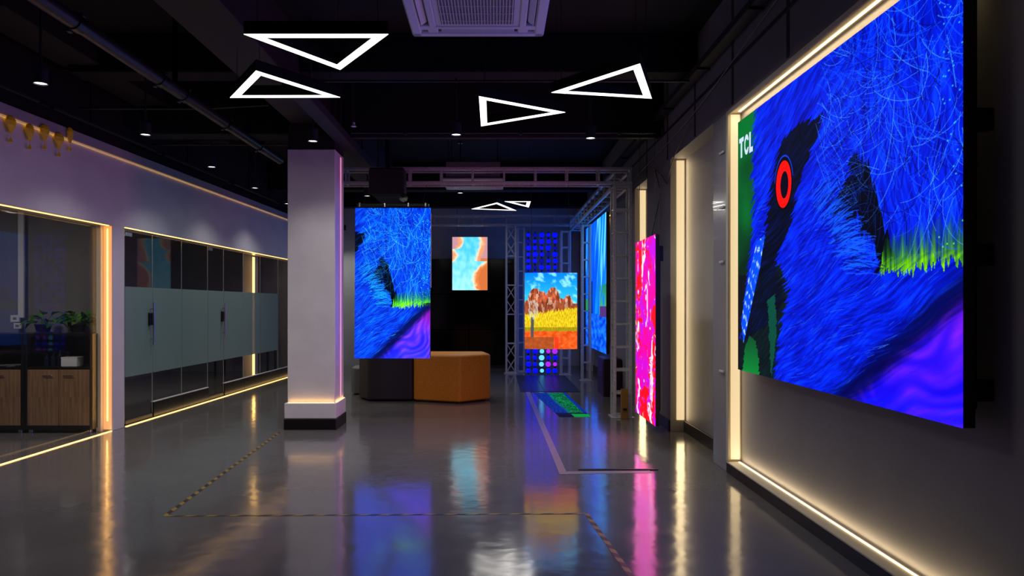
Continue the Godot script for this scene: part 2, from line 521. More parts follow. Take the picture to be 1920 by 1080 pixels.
	for j in range(int(0.062 * h), int(0.158 * h)):
		for i in range(0, int(0.13 / 1.12 * w)):
			var u := 1.12 * i / w
			var t := (float(j) / h - 0.070) / 0.080
			if t < 0.0 or t > 1.0: continue
			var on := false
			if u > 0.010 and u < 0.047: on = t < 0.24 or absf(u - 0.0285) < 0.0062
			elif u > 0.052 and u < 0.086:
				var r := sqrt(pow((u - 0.070) / 0.018, 2.0) + pow((t - 0.5) / 0.5, 2.0))
				on = r < 1.0 and r > 0.52 and not (u > 0.0735 and absf(t - 0.5) < 0.17)
			elif u > 0.091 and u < 0.120: on = u < 0.1035 or t > 0.76
			if on: put(px, w, h, i, j, white, 0.95)
	return to_image(px, w, h)

func brighter(im: Image) -> Image:   # the same picture as a brighter panel shows it
	var data := im.get_data()
	for i in range(0, data.size(), 3):
		data[i] = mini(255, int(data[i] * 1.35 + data[i + 2] * 0.02))
		data[i + 1] = mini(255, int(data[i + 1] * 1.55 + data[i + 2] * 0.10))
		data[i + 2] = mini(255, int(data[i + 2] * 1.1))
	return Image.create_from_data(im.get_width(), im.get_height(), false, Image.FORMAT_RGB8, data)

func abstract_picture() -> Image:
	var im := Image.create(132, 200, false, Image.FORMAT_RGB8)
	var n := FastNoiseLite.new(); n.seed = 2; n.frequency = 2.2; n.fractal_octaves = 2
	for j in 200:
		for i in 132:
			var u := i / 132.0
			var v := j / 200.0
			var c := Color(0.30, 0.78, 0.96).lerp(Color(0.62, 0.93, 0.98), clampf(v + 0.5 * n.get_noise_2d(u * 2.0, v * 2.0), 0.0, 1.0))
			var l := 0.26 - 0.10 * v * 3.0 + 0.06 * sin(v * 16.0) - u
			if v > 0.42: l = -1.0
			if v > 0.22 and v < 0.5: l = 0.15 - absf(v - 0.34) * 1.2 - u
			var r := u - (0.76 + 0.07 * sin(v * 9.0 + 0.6) - 0.02)
			if v > 0.45: r = u - (0.60 + 0.9 * absf(v - 0.78) * absf(v - 0.78) * 4.0 - (0.06 if v > 0.92 else 0.0))
			var m := maxf(l, r) * 14.0 + 0.6 * n.get_noise_2d(u * 4.0 + 9.0, v * 4.0)
			if m > -1.0: c = c.lerp(Color(0.98, 0.86, 0.72), clampf(m + 1.0, 0.0, 1.0))
			if m > 0.0: c = c.lerp(Color(0.93, 0.60, 0.42) if v < 0.45 else Color(0.88, 0.50, 0.26), clampf(m, 0.0, 1.0))
			if m > 1.4: c = c.lerp(Color(0.72, 0.55, 0.66) if v < 0.4 else Color(0.80, 0.42, 0.22), clampf(m - 1.4, 0.0, 0.8))
			im.set_pixel(i, j, c)
	return im

func rock_picture() -> Image:   # red domed rocks above yellow grass and red earth
	var w := 220
	var h := 310
	var im := Image.create(w, h, false, Image.FORMAT_RGB8)
	var n := FastNoiseLite.new(); n.seed = 31; n.frequency = 1.0; n.fractal_octaves = 4
	for j in h:
		for i in w:
			var u := float(i) / w
			var v := float(j) / h
			var c := Color(0.0, 0.47, 0.93).lerp(Color(0.20, 0.76, 0.97), clampf(v * 2.6, 0.0, 1.0))
			var cl := n.get_noise_2d(u * 3.5 + v * 2.0, v * 8.0 - u * 3.0)
			if cl > 0.05: c = c.lerp(Color(0.62, 0.90, 0.99), clampf(cl * 1.9, 0.0, 0.8))
			var top := 1.0
			for d in [[0.20, 0.20, 0.15], [0.34, 0.24, 0.10], [0.53, 0.19, 0.14], [0.82, 0.29, 0.11], [0.66, 0.33, 0.2], [0.95, 0.40, 0.25], [0.05, 0.36, 0.2]]:
				var t: float = (u - d[0]) / d[2]
				if absf(t) < 1.0: top = minf(top, d[1] + 0.20 * (1.0 - sqrt(1.0 - t * t)))
			if v > minf(top, 0.45):
				var s := 0.5 + 0.9 * n.get_noise_2d(u * 11.0, v * 5.0)
				c = Color(0.38, 0.16, 0.09).lerp(Color(0.87, 0.42, 0.26), s)
				if n.get_noise_2d(u * 9.0 + 3.0, v * 5.0 + 8.0) > 0.16: c = c.lerp(Color(0.93, 0.80, 0.70), 0.6)
				if v > 0.38: c = c.lerp(Color(0.30, 0.16, 0.08), 0.4 * s)
			var gl := 0.545 - 0.09 * u + 0.05 * n.get_noise_2d(u * 40.0, 2.0)
			if v > gl:
				c = Color(0.70, 0.56, 0.04).lerp(Color(0.98, 0.88, 0.16), 0.5 + 0.9 * n.get_noise_2d(u * 40.0, v * 14.0))
				if v > 0.71: c = c.lerp(Color(0.46, 0.42, 0.05), 0.6)
			if v > 0.765 + 0.02 * n.get_noise_2d(u * 6.0, 5.0):
				c = Color(0.80, 0.26, 0.06).lerp(Color(0.95, 0.42, 0.16), 0.5 + n.get_noise_2d(u * 8.0, v * 12.0))
				if v > 0.84 and u < 0.55: c = c.lerp(Color(0.48, 0.26, 0.14), 0.6)
				if v > 0.84 and u > 0.56 and u < 0.64: c = c.lerp(Color(0.95, 0.16, 0.10), 0.7)
			var tx := absf(u - (0.145 - 0.03 * (v - 0.6)))   # pale bent tree trunk at the left
			if v > 0.58 and v < 0.84 and tx < 0.028: c = Color(0.30, 0.30, 0.33)
			var bx := (u - 0.16) / 0.10
			var by := (v - 0.48) / 0.13
			if bx * bx + by * by < 1.0 and n.get_noise_2d(u * 30.0, v * 8.0 + 4.0) > -0.05: c = c.lerp(Color(0.80, 0.84, 0.80), 0.65)
			im.set_pixel(i, j, c)
	return im

func water_picture() -> Image:   # blue sky and water with pale streaks and a figure in shade
	var w := 260
	var h := 220
	var im := Image.create(w, h, false, Image.FORMAT_RGB8)
	var n := FastNoiseLite.new(); n.seed = 57; n.frequency = 1.0; n.fractal_octaves = 3
	for j in h:
		for i in w:
			var u := float(i) / w
			var v := float(j) / h
			var c := Color(0.0, 0.22, 0.92).lerp(Color(0.05, 0.52, 1.0), clampf(0.4 + 0.9 * n.get_noise_2d(u * 3.0 + v * 1.2, v * 0.8) + 0.3 * u, 0.0, 1.0))
			var st := n.get_noise_2d((u + v * 0.25) * 9.0, v * 1.1 + 7.0) + 0.5 * (u - 0.75) - maxf(0.0, v - 0.35)
			if st > 0.05: c = c.lerp(Color(0.45, 0.85, 1.0), clampf(st * 2.4, 0.0, 0.85))
			if v > 0.50 and v < 0.72 and u > 0.70 and n.get_noise_2d(u * 5.0, v * 5.0) > -0.25: c = Color(0.10, 0.48, 0.42).lerp(Color(0.30, 0.72, 0.45), clampf((v - 0.5) * 4.0, 0.0, 1.0))
			if v > 0.60 and v < 0.70 and u < 0.28: c = Color(0.15, 0.50, 0.30)
			if absf(u - 0.34) < 0.03 and v > 0.46 and v < 0.98: c = Color(0.02, 0.05, 0.25)
			if u > 0.17 and u < 0.30 and v > 0.5 and v < 0.62: c = c.lerp(Color(0.05, 0.06, 0.22), 0.75)
			if v > 0.72: c = Color(0.0, 0.20, 0.75).lerp(Color(0.10, 0.48, 1.0), 0.5 + n.get_noise_2d(u * 5.0, v * 14.0))
			if v > 0.66 and v < 0.74 and u > 0.72: c = Color(0.30, 0.18, 0.45)
			im.set_pixel(i, j, c)
	return im

func magenta_picture() -> Image:   # flowing pink, red and white liquid colour
	var w := 150
	var h := 290
	var im := Image.create(w, h, false, Image.FORMAT_RGB8)
	var n := FastNoiseLite.new(); n.seed = 41; n.frequency = 1.0; n.fractal_octaves = 3
	for j in h:
		for i in w:
			var u := float(i) / w
			var v := float(j) / h * 3.2
			var wx := n.get_noise_2d(u * 1.8, v * 1.5)
			var a := n.get_noise_2d(u * 2.2 + wx * 1.2, v * 1.1 + 3.0)
			var b := n.get_noise_2d(u * 4.5 + 2.0 * wx, v * 2.2 + 11.0)
			var c := Color(0.94, 0.0, 0.66).lerp(Color(0.80, 0.05, 0.92), clampf(0.5 + a * 1.6, 0.0, 1.0))
			var red := b + 0.35 * sin(u * 5.0 + v * 1.5 + 3.0 * wx) + 0.30 * maxf(0.0, v - 2.5)
			if red > 0.08: c = c.lerp(Color(1.0, 0.05, 0.12), clampf((red - 0.08) * 5.0, 0.0, 1.0))
			var edge := 1.0 - absf(red - 0.10) * 22.0
			if edge > 0.0 and a > -0.1: c = c.lerp(Color(1.0, 0.72, 0.40), edge * 0.65)
			var wht := n.get_noise_2d(u * 3.6 + 5.0, v * 1.5 + 20.0 + wx)
			if wht > 0.27: c = c.lerp(Color(1.0, 0.90, 0.95), clampf((wht - 0.27) * 9.0, 0.0, 1.0))
			im.set_pixel(i, j, c)
	return im

func floor_picture() -> Image:
	var w := 120
	var h := 200
	var im := Image.create(w, h, false, Image.FORMAT_RGB8)
	var n := FastNoiseLite.new(); n.seed = 63; n.frequency = 1.0; n.fractal_octaves = 2
	for j in h:
		for i in w:
			var u := float(i) / w
			var v := float(j) / h
			var c := Color(0.03, 0.10, 0.55).lerp(Color(0.08, 0.35, 0.95), 0.5 + 0.8 * n.get_noise_2d(u * 12.0, v * 30.0))
			if u > 0.42: c = Color(0.0, 0.42, 0.62).lerp(Color(0.05, 0.62, 0.55), 0.5 + 0.8 * n.get_noise_2d(u * 6.0, v * 6.0))
			if u > 0.52 and u < 0.90:
				c = Color(0.02, 0.55, 0.30).lerp(Color(0.05, 0.80, 0.38), 0.5 + n.get_noise_2d(u * 3.0, v * 9.0))
				if n.get_noise_2d(u * 22.0, v * 26.0) > 0.18: c = Color(0.0, 0.18, 0.20)
			if u > 0.90: c = Color(0.0, 0.25, 0.80)
			if v > 0.86 and v < 0.90: c = c.lerp(Color(0.02, 0.05, 0.12), 0.8)
			if v > 0.90: c = Color(0.04, 0.78, 0.36) if u > 0.46 else Color(0.05, 0.06, 0.25)
			im.set_pixel(i, j, c)
	return im

# ------------------------------------------------------------------ lights
func area(parent: Node, at: Vector3, forward: Vector3, along: Vector3, size: Vector2, c: Color, radiance: float) -> void:
	var l := AreaLight3D.new()
	l.name = "area_light"
	l.area_size = size
	l.area_normalize_energy = false
	l.light_color = c
	l.light_energy = radiance / PI
	l.shadow_enabled = true
	l.set("area_range", 30.0)
	l.transform = Transform3D(look(forward, along), at)
	parent.add_child(l, true)

# a strip of light: glowing bar from a to b, facing "out", and an area light of its size just in front of it
func strip(label: String, group: String, a: Vector3, b: Vector3, out: Vector3, m: Material, c: Color, w := 0.012, radiance := 3.0, xf := Transform3D()) -> void:
	var o := Node3D.new()
	o.name = numbered("led_strip")
	add_child(o)
	var mid := (a + b) * 0.5
	o.transform = xf * Transform3D(Basis(), mid)
	tag(o, label, "light strip", group)
	var f := (b - a).normalized()
	part("diode_bar", o, box(Vector3(w, 0.006, (b - a).length()), 0.0), m, Vector3.ZERO, Basis(f.cross(out).normalized() * -1.0, out, f.cross(out).normalized().cross(out) * -1.0))
	area(o, out * 0.006, out, f, Vector2((b - a).length(), w), c, radiance)

# ------------------------------------------------------------------ ceiling fittings
func triangle_lamp(label: String, ps: Array, y: float, top := 4.295) -> void:   # ps: three (x, d) corners of the glowing underside
	var c := Vector3.ZERO
	for p in ps: c += P(p[0], y, p[1]) / 3.0
	var o := thing("triangle_lamp", label, "ceiling lamp", c, "triangular ceiling lamps")
	var q := []
	for p in ps: q.append(P(p[0], y, p[1]) - c)
	var wdt := 0.062
	var ins := []
	for i in 3:   # inset corners
		var a: Vector3 = (q[(i + 2) % 3] - q[i]).normalized()
		var b: Vector3 = (q[(i + 1) % 3] - q[i]).normalized()
		var half := acos(clampf(a.dot(b), -1.0, 1.0)) * 0.5
		ins.append(q[i] + (a + b).normalized() * (wdt / sin(half)))
	var st := start()
	for i in 3:
		quad(st, q[i], q[(i + 1) % 3], ins[(i + 1) % 3], ins[i], Vector3.DOWN)
		for ring in [[q, 1.0], [ins, -1.0]]:
			var r0: Vector3 = ring[0][i]
			var r1: Vector3 = ring[0][(i + 1) % 3]
			var n: Vector3 = (r1 - r0).cross(Vector3.UP).normalized()
			if n.dot((r0 + r1) * 0.5) * ring[1] < 0.0: n = -n
			quad(st, r0, r1, r1 + Vector3.UP * 0.004, r0 + Vector3.UP * 0.004, n)
	part("diffuser", o, st.commit(), M.lamp)
	var up := Vector3.UP
	st = start()
	for i in 3:
		var i2 := (i + 1) % 3
		for ring in [[q, 1.0], [ins, -1.0]]:
			var r0: Vector3 = ring[0][i]
			var r1: Vector3 = ring[0][i2]
			var n: Vector3 = (r1 - r0).cross(up).normalized()
			if n.dot((r0 + r1) * 0.5) * ring[1] < 0.0: n = -n
			quad(st, r0 + up * 0.004, r1 + up * 0.004, r1 + up * 0.09, r0 + up * 0.09, n)
		quad(st, q[i] + up * 0.09, q[i2] + up * 0.09, ins[i2] + up * 0.09, ins[i] + up * 0.09, up)
		quad(st, q[i] + up * 0.004, q[i2] + up * 0.004, ins[i2] + up * 0.004, ins[i] + up * 0.004, Vector3.DOWN)
	part("housing", o, st.commit(), M.black)
	for i in 3:
		var w: Vector3 = q[i].lerp(Vector3.ZERO, 0.16)
		part("suspension_wire", o, tube([w + up * 0.09, w + up * (top - y)], 0.002, 5), M.cable)
		var i2 := (i + 1) % 3
		var mid: Vector3 = (q[i] + q[i2] + ins[i] + ins[i2]) * 0.25
		area(o, mid - up * 0.004, Vector3.DOWN, q[i2] - q[i], Vector2((ins[i2] - ins[i]).length() + 0.1, wdt), COOL, LAMP_LIGHT)

const LAMP_LIGHT := 16.0
const SPOT_LIGHT := 1.6

func downlight(label: String, x: float, y: float, d: float, group: String, drop := 0.9, r := 0.056) -> void:
	var o := thing("downlight", label, "ceiling lamp", P(x, y, d), group)
	part("housing", o, lathe([Vector2(r * 0.86, 0.012), Vector2(r * 0.9, 0.0), Vector2(r, 0.002), Vector2(r, 0.125), Vector2(r * 0.92, 0.134), Vector2(0.0, 0.136)], 24), M.lamp_black)
	part("lens", o, lathe([Vector2(0.0, 0.010), Vector2(r * 0.86, 0.0101)], 24), M.spot_lens)
	part("rod", o, tube([Vector3(0, 0.13, 0), Vector3(0, 0.13 + drop, 0)], 0.011, 8), M.lamp_black)
	part("ceiling_rose", o, lathe([Vector2(0.0, 0.10 + drop), Vector2(0.04, 0.10 + drop), Vector2(0.04, 0.135 + drop), Vector2(0.0, 0.136 + drop)], 16), M.lamp_black)
	var s := SpotLight3D.new()
	s.name = "spot_light"
	s.light_color = COOL
	s.light_energy = SPOT_LIGHT
	s.light_size = r * 0.8
	s.spot_angle = 62.0
	s.spot_angle_attenuation = 1.0
	s.spot_range = 30.0
	s.spot_attenuation = 2.0
	s.shadow_enabled = true
	s.transform = Transform3D(look(Vector3.DOWN, Vector3.RIGHT), Vector3(0, 0.004, 0))
	o.add_child(s, true)

func air_conditioner(label: String, x: float, y: float, d: float) -> void:   # ceiling cassette, d is its centre
	var o := thing("air_conditioner", label, "air conditioner", P(x, y, d), "ceiling air conditioners")
	part("casing", o, box(Vector3(0.84, 0.26, 0.84), 0.01), M.grille, Vector3(0, 0.17, 0))
	for k in 4:   # rim of the square panel
		var b := Basis(Vector3.UP, k * PI / 2)
		part("panel_edge", o, box(Vector3(0.95, 0.036, 0.075), 0.012), M.white_plastic, b * Vector3(0, 0.02, 0.4375), b)
		part("panel_inner", o, box(Vector3(0.70, 0.03, 0.05), 0.008), M.white_plastic, b * Vector3(0, 0.02, 0.315), b)
		for s in [-1.0, 1.0]:
			part("panel_corner", o, box(Vector3(0.075, 0.03, 0.11), 0.006), M.white_plastic, b * Vector3(s * 0.32, 0.022, 0.37), b)
		part("air_slot", o, box(Vector3(0.60, 0.008, 0.075), 0.0), M.black, b * Vector3(0, 0.040, 0.372), b)
		part("louvre", o, box(Vector3(0.52, 0.006, 0.050), 0.002), M.white_plastic, b * Vector3(0, 0.018, 0.372), b * Basis(Vector3.RIGHT, 0.6))
	part("grille_frame", o, box(Vector3(0.58, 0.014, 0.58), 0.005), M.white_plastic, Vector3(0, 0.018, 0))
	part("filter", o, box(Vector3(0.50, 0.004, 0.50), 0.0), M.grille, Vector3(0, 0.009, 0))
	for k in 24:
		var t := -0.24 + k * 0.48 / 23.0
		part("grille_slat", o, box(Vector3(0.006, 0.005, 0.50), 0.0), M.white_plastic, Vector3(t, 0.005, 0))
	for k in 4:
		var t := -0.18 + k * 0.12
		part("grille_slat", o, box(Vector3(0.50, 0.005, 0.005), 0.0), M.white_plastic, Vector3(0, 0.0055, t))
	for sx in [-1.0, 1.0]:
		for sz in [-1.0, 1.0]:
			part("hanger_rod", o, tube([Vector3(sx * 0.38, 0.28, sz * 0.38), Vector3(sx * 0.38, 4.3 - y, sz * 0.38)], 0.006, 6), M.black)

# ------------------------------------------------------------------ truss
func truss(label: String, a: Vector3, b: Vector3, wdt: float, cell: float, crossed := false) -> void:
	var o := thing("truss", label, "truss", (a + b) * 0.5, "aluminium box truss frame")
	var f := (b - a).normalized()
	var x := f.cross(Vector3.UP if absf(f.y) < 0.9 else Vector3.BACK).normalized()
	var y := x.cross(f)
	var half := (b - a).length() * 0.5
	var h := wdt * 0.5
	var tube_r := 0.022
	var bs := Basis(x, y, -f)
	for c in [[-1, -1], [1, -1], [1, 1], [-1, 1]]:
		part("chord", o, box(Vector3(tube_r * 2, tube_r * 2, half * 2), 0.006), M.alu, bs * Vector3(c[0] * h, c[1] * h, 0), bs)
	var n := maxi(1, int(round(half * 2 / cell)))
	for k in n + 1:
		var z := -half + tube_r + (half - tube_r) * 2 * k / n
		for s in [-1, 1]:
			part("brace", o, box(Vector3(0.028, wdt, 0.028), 0.004), M.alu, bs * Vector3(s * h, 0, z), bs)
			part("brace", o, box(Vector3(wdt, 0.028, 0.028), 0.004), M.alu, bs * Vector3(0, s * h, z), bs)
		if crossed and k < n and k % 2 == 0:
			var z1 := -half + tube_r + (half - tube_r) * 2 * (k + 1) / n
			for t in 2:
				var za := lerpf(z, z1, t * 0.5)
				var zb := lerpf(z, z1, t * 0.5 + 0.5)
				for s in [-1, 1]:
					for p in [[Vector3(s * h, -h, za), Vector3(s * h, h, zb)], [Vector3(s * h, h, za), Vector3(s * h, -h, zb)], [Vector3(-h, s * h, za), Vector3(h, s * h, zb)], [Vector3(h, s * h, za), Vector3(-h, s * h, zb)]]:
						bar("brace", o, bs * p[0], bs * p[1], 0.014, 0.014, M.alu)
	if absf(f.y) > 0.9:
		part("foot_plate", o, box(Vector3(wdt + 0.10, 0.012, wdt + 0.10), 0.003), M.alu, Vector3(0, -half + 0.006, 0))

# ------------------------------------------------------------------ screens
# a flat display: tl, tr, bl corners of its lit face as seen from the front
func display(called: String, label: String, tl: Vector3, tr: Vector3, bl: Vector3, m: Material, thick: float, uv: Array, light: Color, radiance: float, group := "") -> Node3D:
	var c := (tr + bl) * 0.5
	var o := thing(called, label, "screen", c, group)
	var br := tr + bl - tl
	var n := (tr - tl).cross(tl - bl).normalized()
	var st := start()
	quad_uv(st, [tl - c, tr - c, br - c, bl - c], n, uv[0], uv[1], uv[2], uv[3])
	part("lit_panel", o, st.commit(), m)
	var w := (tr - tl).length()
	var h := (tl - bl).length()
	var bs := Basis((tr - tl).normalized(), Vector3.UP, n)
	part("cabinet", o, box(Vector3(w, h, thick), 0.004), M.black, -n * (thick * 0.5 + 0.002), bs)
	area(o, n * 0.01, n, tr - tl, Vector2(w, h), light, radiance)
	return o

func _ready() -> void:
	# ---------------------------------------------------------------- camera, surroundings, exposure
	rng.seed = 5
	var cam := Camera3D.new()
	cam.name = "camera"
	cam.projection = Camera3D.PROJECTION_FRUSTUM
	cam.near = 0.05
	cam.far = 60.0
	cam.size = 0.05 * 1080.0 / 1350.0
	cam.frustum_offset = Vector2((960.0 - 930.0) / 1350.0 * 0.05, (573.0 - 540.0) / 1350.0 * 0.05)
	cam.position = Vector3(0, 1.5, 0)
	add_child(cam)
	cam.current = true
	var we := WorldEnvironment.new()
	we.name = "surroundings"
	var env := Environment.new()
	env.background_mode = Environment.BG_COLOR
	env.background_color = Color.BLACK
	env.tonemap_mode = Environment.TONE_MAPPER_LINEAR
	env.tonemap_exposure = 1.0
	env.sdfgi_enabled = true
	env.ssao_enabled = true
	env.ssil_enabled = true
	we.environment = env
	add_child(we)
	var fwd := Vector3(0.037, 0, -1).normalized()
	LT = Transform3D(Basis(-Vector3.UP.cross(fwd).normalized(), Vector3.UP, -fwd), Vector3(-4.91, 0, 0))
	materials()
	room()
	right_wall()
	left_wall()
	column()
	ceiling_services()
	lamps()
	trusses()
	screens()
	seats()
	office_things()
	floor_things()
	small_things()

# ------------------------------------------------------------------ room shell
func room() -> void:
	var f := structure("floor", "glossy grey epoxy floor of the showroom", "floor")
	span(P(-9.6, -0.12, -3.2), P(2.6, 0.0, 18.2), "slab", f, M.floor)
	var c := structure("ceiling", "black painted open ceiling above the showroom", "ceiling")
	span(P(-9.6, 4.3, -3.2), P(2.6, 4.45, 18.2), "slab", c, M.ceiling)
	var b := structure("wall_back", "grey end wall behind the display trusses", "wall")
	span(P(-9.6, 0, 18.0), P(2.6, 4.3, 18.2), "panel", b, M.back_wall)
	var fr := structure("wall_front", "grey wall behind the photographer", "wall")
	span(P(-9.6, 0, -3.2), P(2.6, 4.3, -3.0), "panel", fr, M.grey_wall)
	var far := structure("wall_far_left", "outer wall of the dark offices", "wall")
	span(P(-9.6, 0, -3.0), P(-9.4, 4.3, 18.0), "panel", far, M.grey_wall)
	for k in 5:   # downstand beams across the room
		var d: float = [2.2, 7.4, 8.9, 14.0, 16.4][k]
		var o := structure("ceiling_beam", ["black concrete beam nearest the camera across the ceiling", "second black beam crossing above the triangular lamps", "beam crossing above the square column", "beam crossing above the middle of the trusses", "last beam by the end wall"][k], "beam")
		var low: float = [3.95, 3.9, 3.62, 3.75, 3.75][k]
		span(P(-4.4, low, d), P(2.05, 4.3, d + 0.3), "body", o, M.ceiling, 0.01)
		if k == 2: span(P(-1.9, low - 0.05, d - 0.02), P(2.05, low - 0.01, d + 0.05), "edge_channel", o, M.beam, 0.003)

func right_wall() -> void:
	var w := structure("wall_right", "grey wall with lit recesses behind the screens", "wall")
	var xf := 2.08
	var top := 3.245
	# plain runs of wall in the front plane
	span(P(xf, top, -3.0), P(2.5, 4.3, 18.0), "upper_wall", w, M.grey_wall)
	span(P(xf, 0, -3.0), P(2.5, top, 2.75), "pier", w, M.grey_wall)
	span(P(xf, 0, 6.49), P(2.5, top, 6.89), "pier", w, M.gloss_wall, 0.003)
	span(P(xf, 0, 8.59), P(2.5, top, 9.92), "pier", w, M.grey_wall, 0.003)
	span(P(xf, 0, 10.8), P(2.5, top, 12.76), "pier", w, M.grey_wall, 0.003)
	span(P(xf, 0, 16.6), P(2.5, top, 18.0), "pier", w, M.grey_wall, 0.003)
	# backs of the recesses
	span(P(2.205, 0, 2.75), P(2.5, top, 6.49), "recess_back", w, M.niche)
	span(P(2.26, 0, 6.89), P(2.5, top, 8.59), "recess_back", w, M.wall)
	span(P(2.26, 0, 9.92), P(2.5, top, 10.8), "recess_back", w, M.wall)
	span(P(2.26, 0, 12.76), P(2.5, top, 16.6), "recess_back", w, M.wall)
	# cream lined reveals
	span(P(xf - 0.006, 0.1, 6.475), P(2.205, top, 6.49), "reveal", w, M.jamb, 0.002)
	span(P(xf - 0.006, 0.1, 6.445), P(xf + 0.012, top, 6.475), "reveal_bead", w, M.jamb, 0.003)
	span(P(xf - 0.006, top - 0.015, 2.75), P(2.205, top, 6.475), "soffit", w, M.jamb, 0.002)
	span(P(xf - 0.006, top - 0.04, 2.75), P(xf + 0.012, top - 0.015, 6.445), "soffit_bead", w, M.jamb, 0.003)
	span(P(xf, 0, 8.575), P(2.26, top, 8.59), "reveal", w, M.jamb, 0.002)
	span(P(xf, 0, 10.785), P(2.26, top, 10.8), "reveal", w, M.jamb, 0.002)
	span(P(xf, 0, 16.585), P(2.26, top, 16.6), "reveal", w, M.jamb, 0.002)
	# raised ledge of the big recess
	span(P(xf + 0.004, 0, 2.75), P(2.205, 0.088, 6.475), "ledge_core", w, M.jamb, 0.0)
	span(P(xf - 0.008, 0.088, 2.75), P(2.205, 0.1, 6.475), "ledge", w, M.jamb, 0.002)
	# board seams on the upper wall
	for d in [5.1, 6.3, 7.5, 8.7, 9.9]:
		span(P(xf - 0.004, top + 0.02, d), P(xf + 0.01, 4.25, d + 0.05), "cover_strip", w, M.beam, 0.001)
	span(P(xf - 0.012, 3.60, 4.0), P(xf + 0.01, 3.63, 12.0), "cover_strip", w, M.beam, 0.002)
	var bb := structure("baseboard_right", "dark skirting along the foot of the screen wall", "baseboard")
	span(P(xf - 0.004, 0, 2.75), P(xf + 0.004, 0.088, 6.49), "board", bb, M.base, 0.002)
	span(P(2.235, 0, 6.90), P(2.26, 0.13, 8.575), "board", bb, M.base, 0.002)
	span(P(2.235, 0, 9.93), P(2.26, 0.13, 10.785), "board", bb, M.base, 0.002)
	span(P(2.235, 0, 12.77), P(2.26, 0.13, 16.585), "board", bb, M.base, 0.002)
	span(P(xf - 0.02, 0, 8.60), P(xf, 0.13, 9.91), "board", bb, M.base, 0.002)
	# light strips
	var g := "warm light strips in the wall recesses"
	strip("cream light strip along the ledge below the huge bird screen", g, P(2.172, 0.104, 3.15), P(2.172, 0.104, 6.43), Vector3.UP, M.led_cream, CREAM, 0.012, 26.0)
	strip("cream light strip along the top of the recess above the huge bird screen", g, P(2.165, top - 0.020, 3.15), P(2.165, top - 0.020, 6.40), Vector3.DOWN, M.led_cream, CREAM, 0.018, 28.0)
	strip("upright cream light strip widened to glow like its lit reveal beside the white logo corner", g, P(2.150, 0.12, 6.470), P(2.150, top - 0.03, 6.470), Vector3.BACK, M.lit_jamb_cream, CREAM, 0.080, 1.0)
	strip("upright light strip widened to glow like the lit jamb in the tall recess beside the pink screen", g, P(2.195, 0.14, 8.570), P(2.195, top - 0.02, 8.570), Vector3.BACK, M.lit_jamb_cream, CREAM, 0.090, 4.0)
	strip("upright light strip widened to glow like the lit jamb in the narrow recess behind the pink screen", g, P(2.195, 0.14, 10.780), P(2.195, top - 0.02, 10.780), Vector3.BACK, M.lit_jamb_cream, CREAM, 0.090, 4.0)
	strip("light strip along the top of the recess behind the blue wall screen", g, P(2.20, top - 0.006, 12.85), P(2.20, top - 0.006, 16.5), Vector3.DOWN, M.led_warm, WARM, 0.014, 6.0)
	strip("upright light strip at the near side of the blue wall screen", g, P(2.254, 0.5, 13.0), P(2.254, top - 0.1, 13.0), Vector3.LEFT, M.led_warm, WARM, 0.014, 4.0)

func lspan(n0: float, n1: float, y0: float, y1: float, s0: float, s1: float, called: String, parent: Node, m: Material, b := 0.0, label := "") -> MeshInstance3D:
	return span(Vector3(n0, y0, -s0), Vector3(n1, y1, -s1), called, parent, m, b, label)

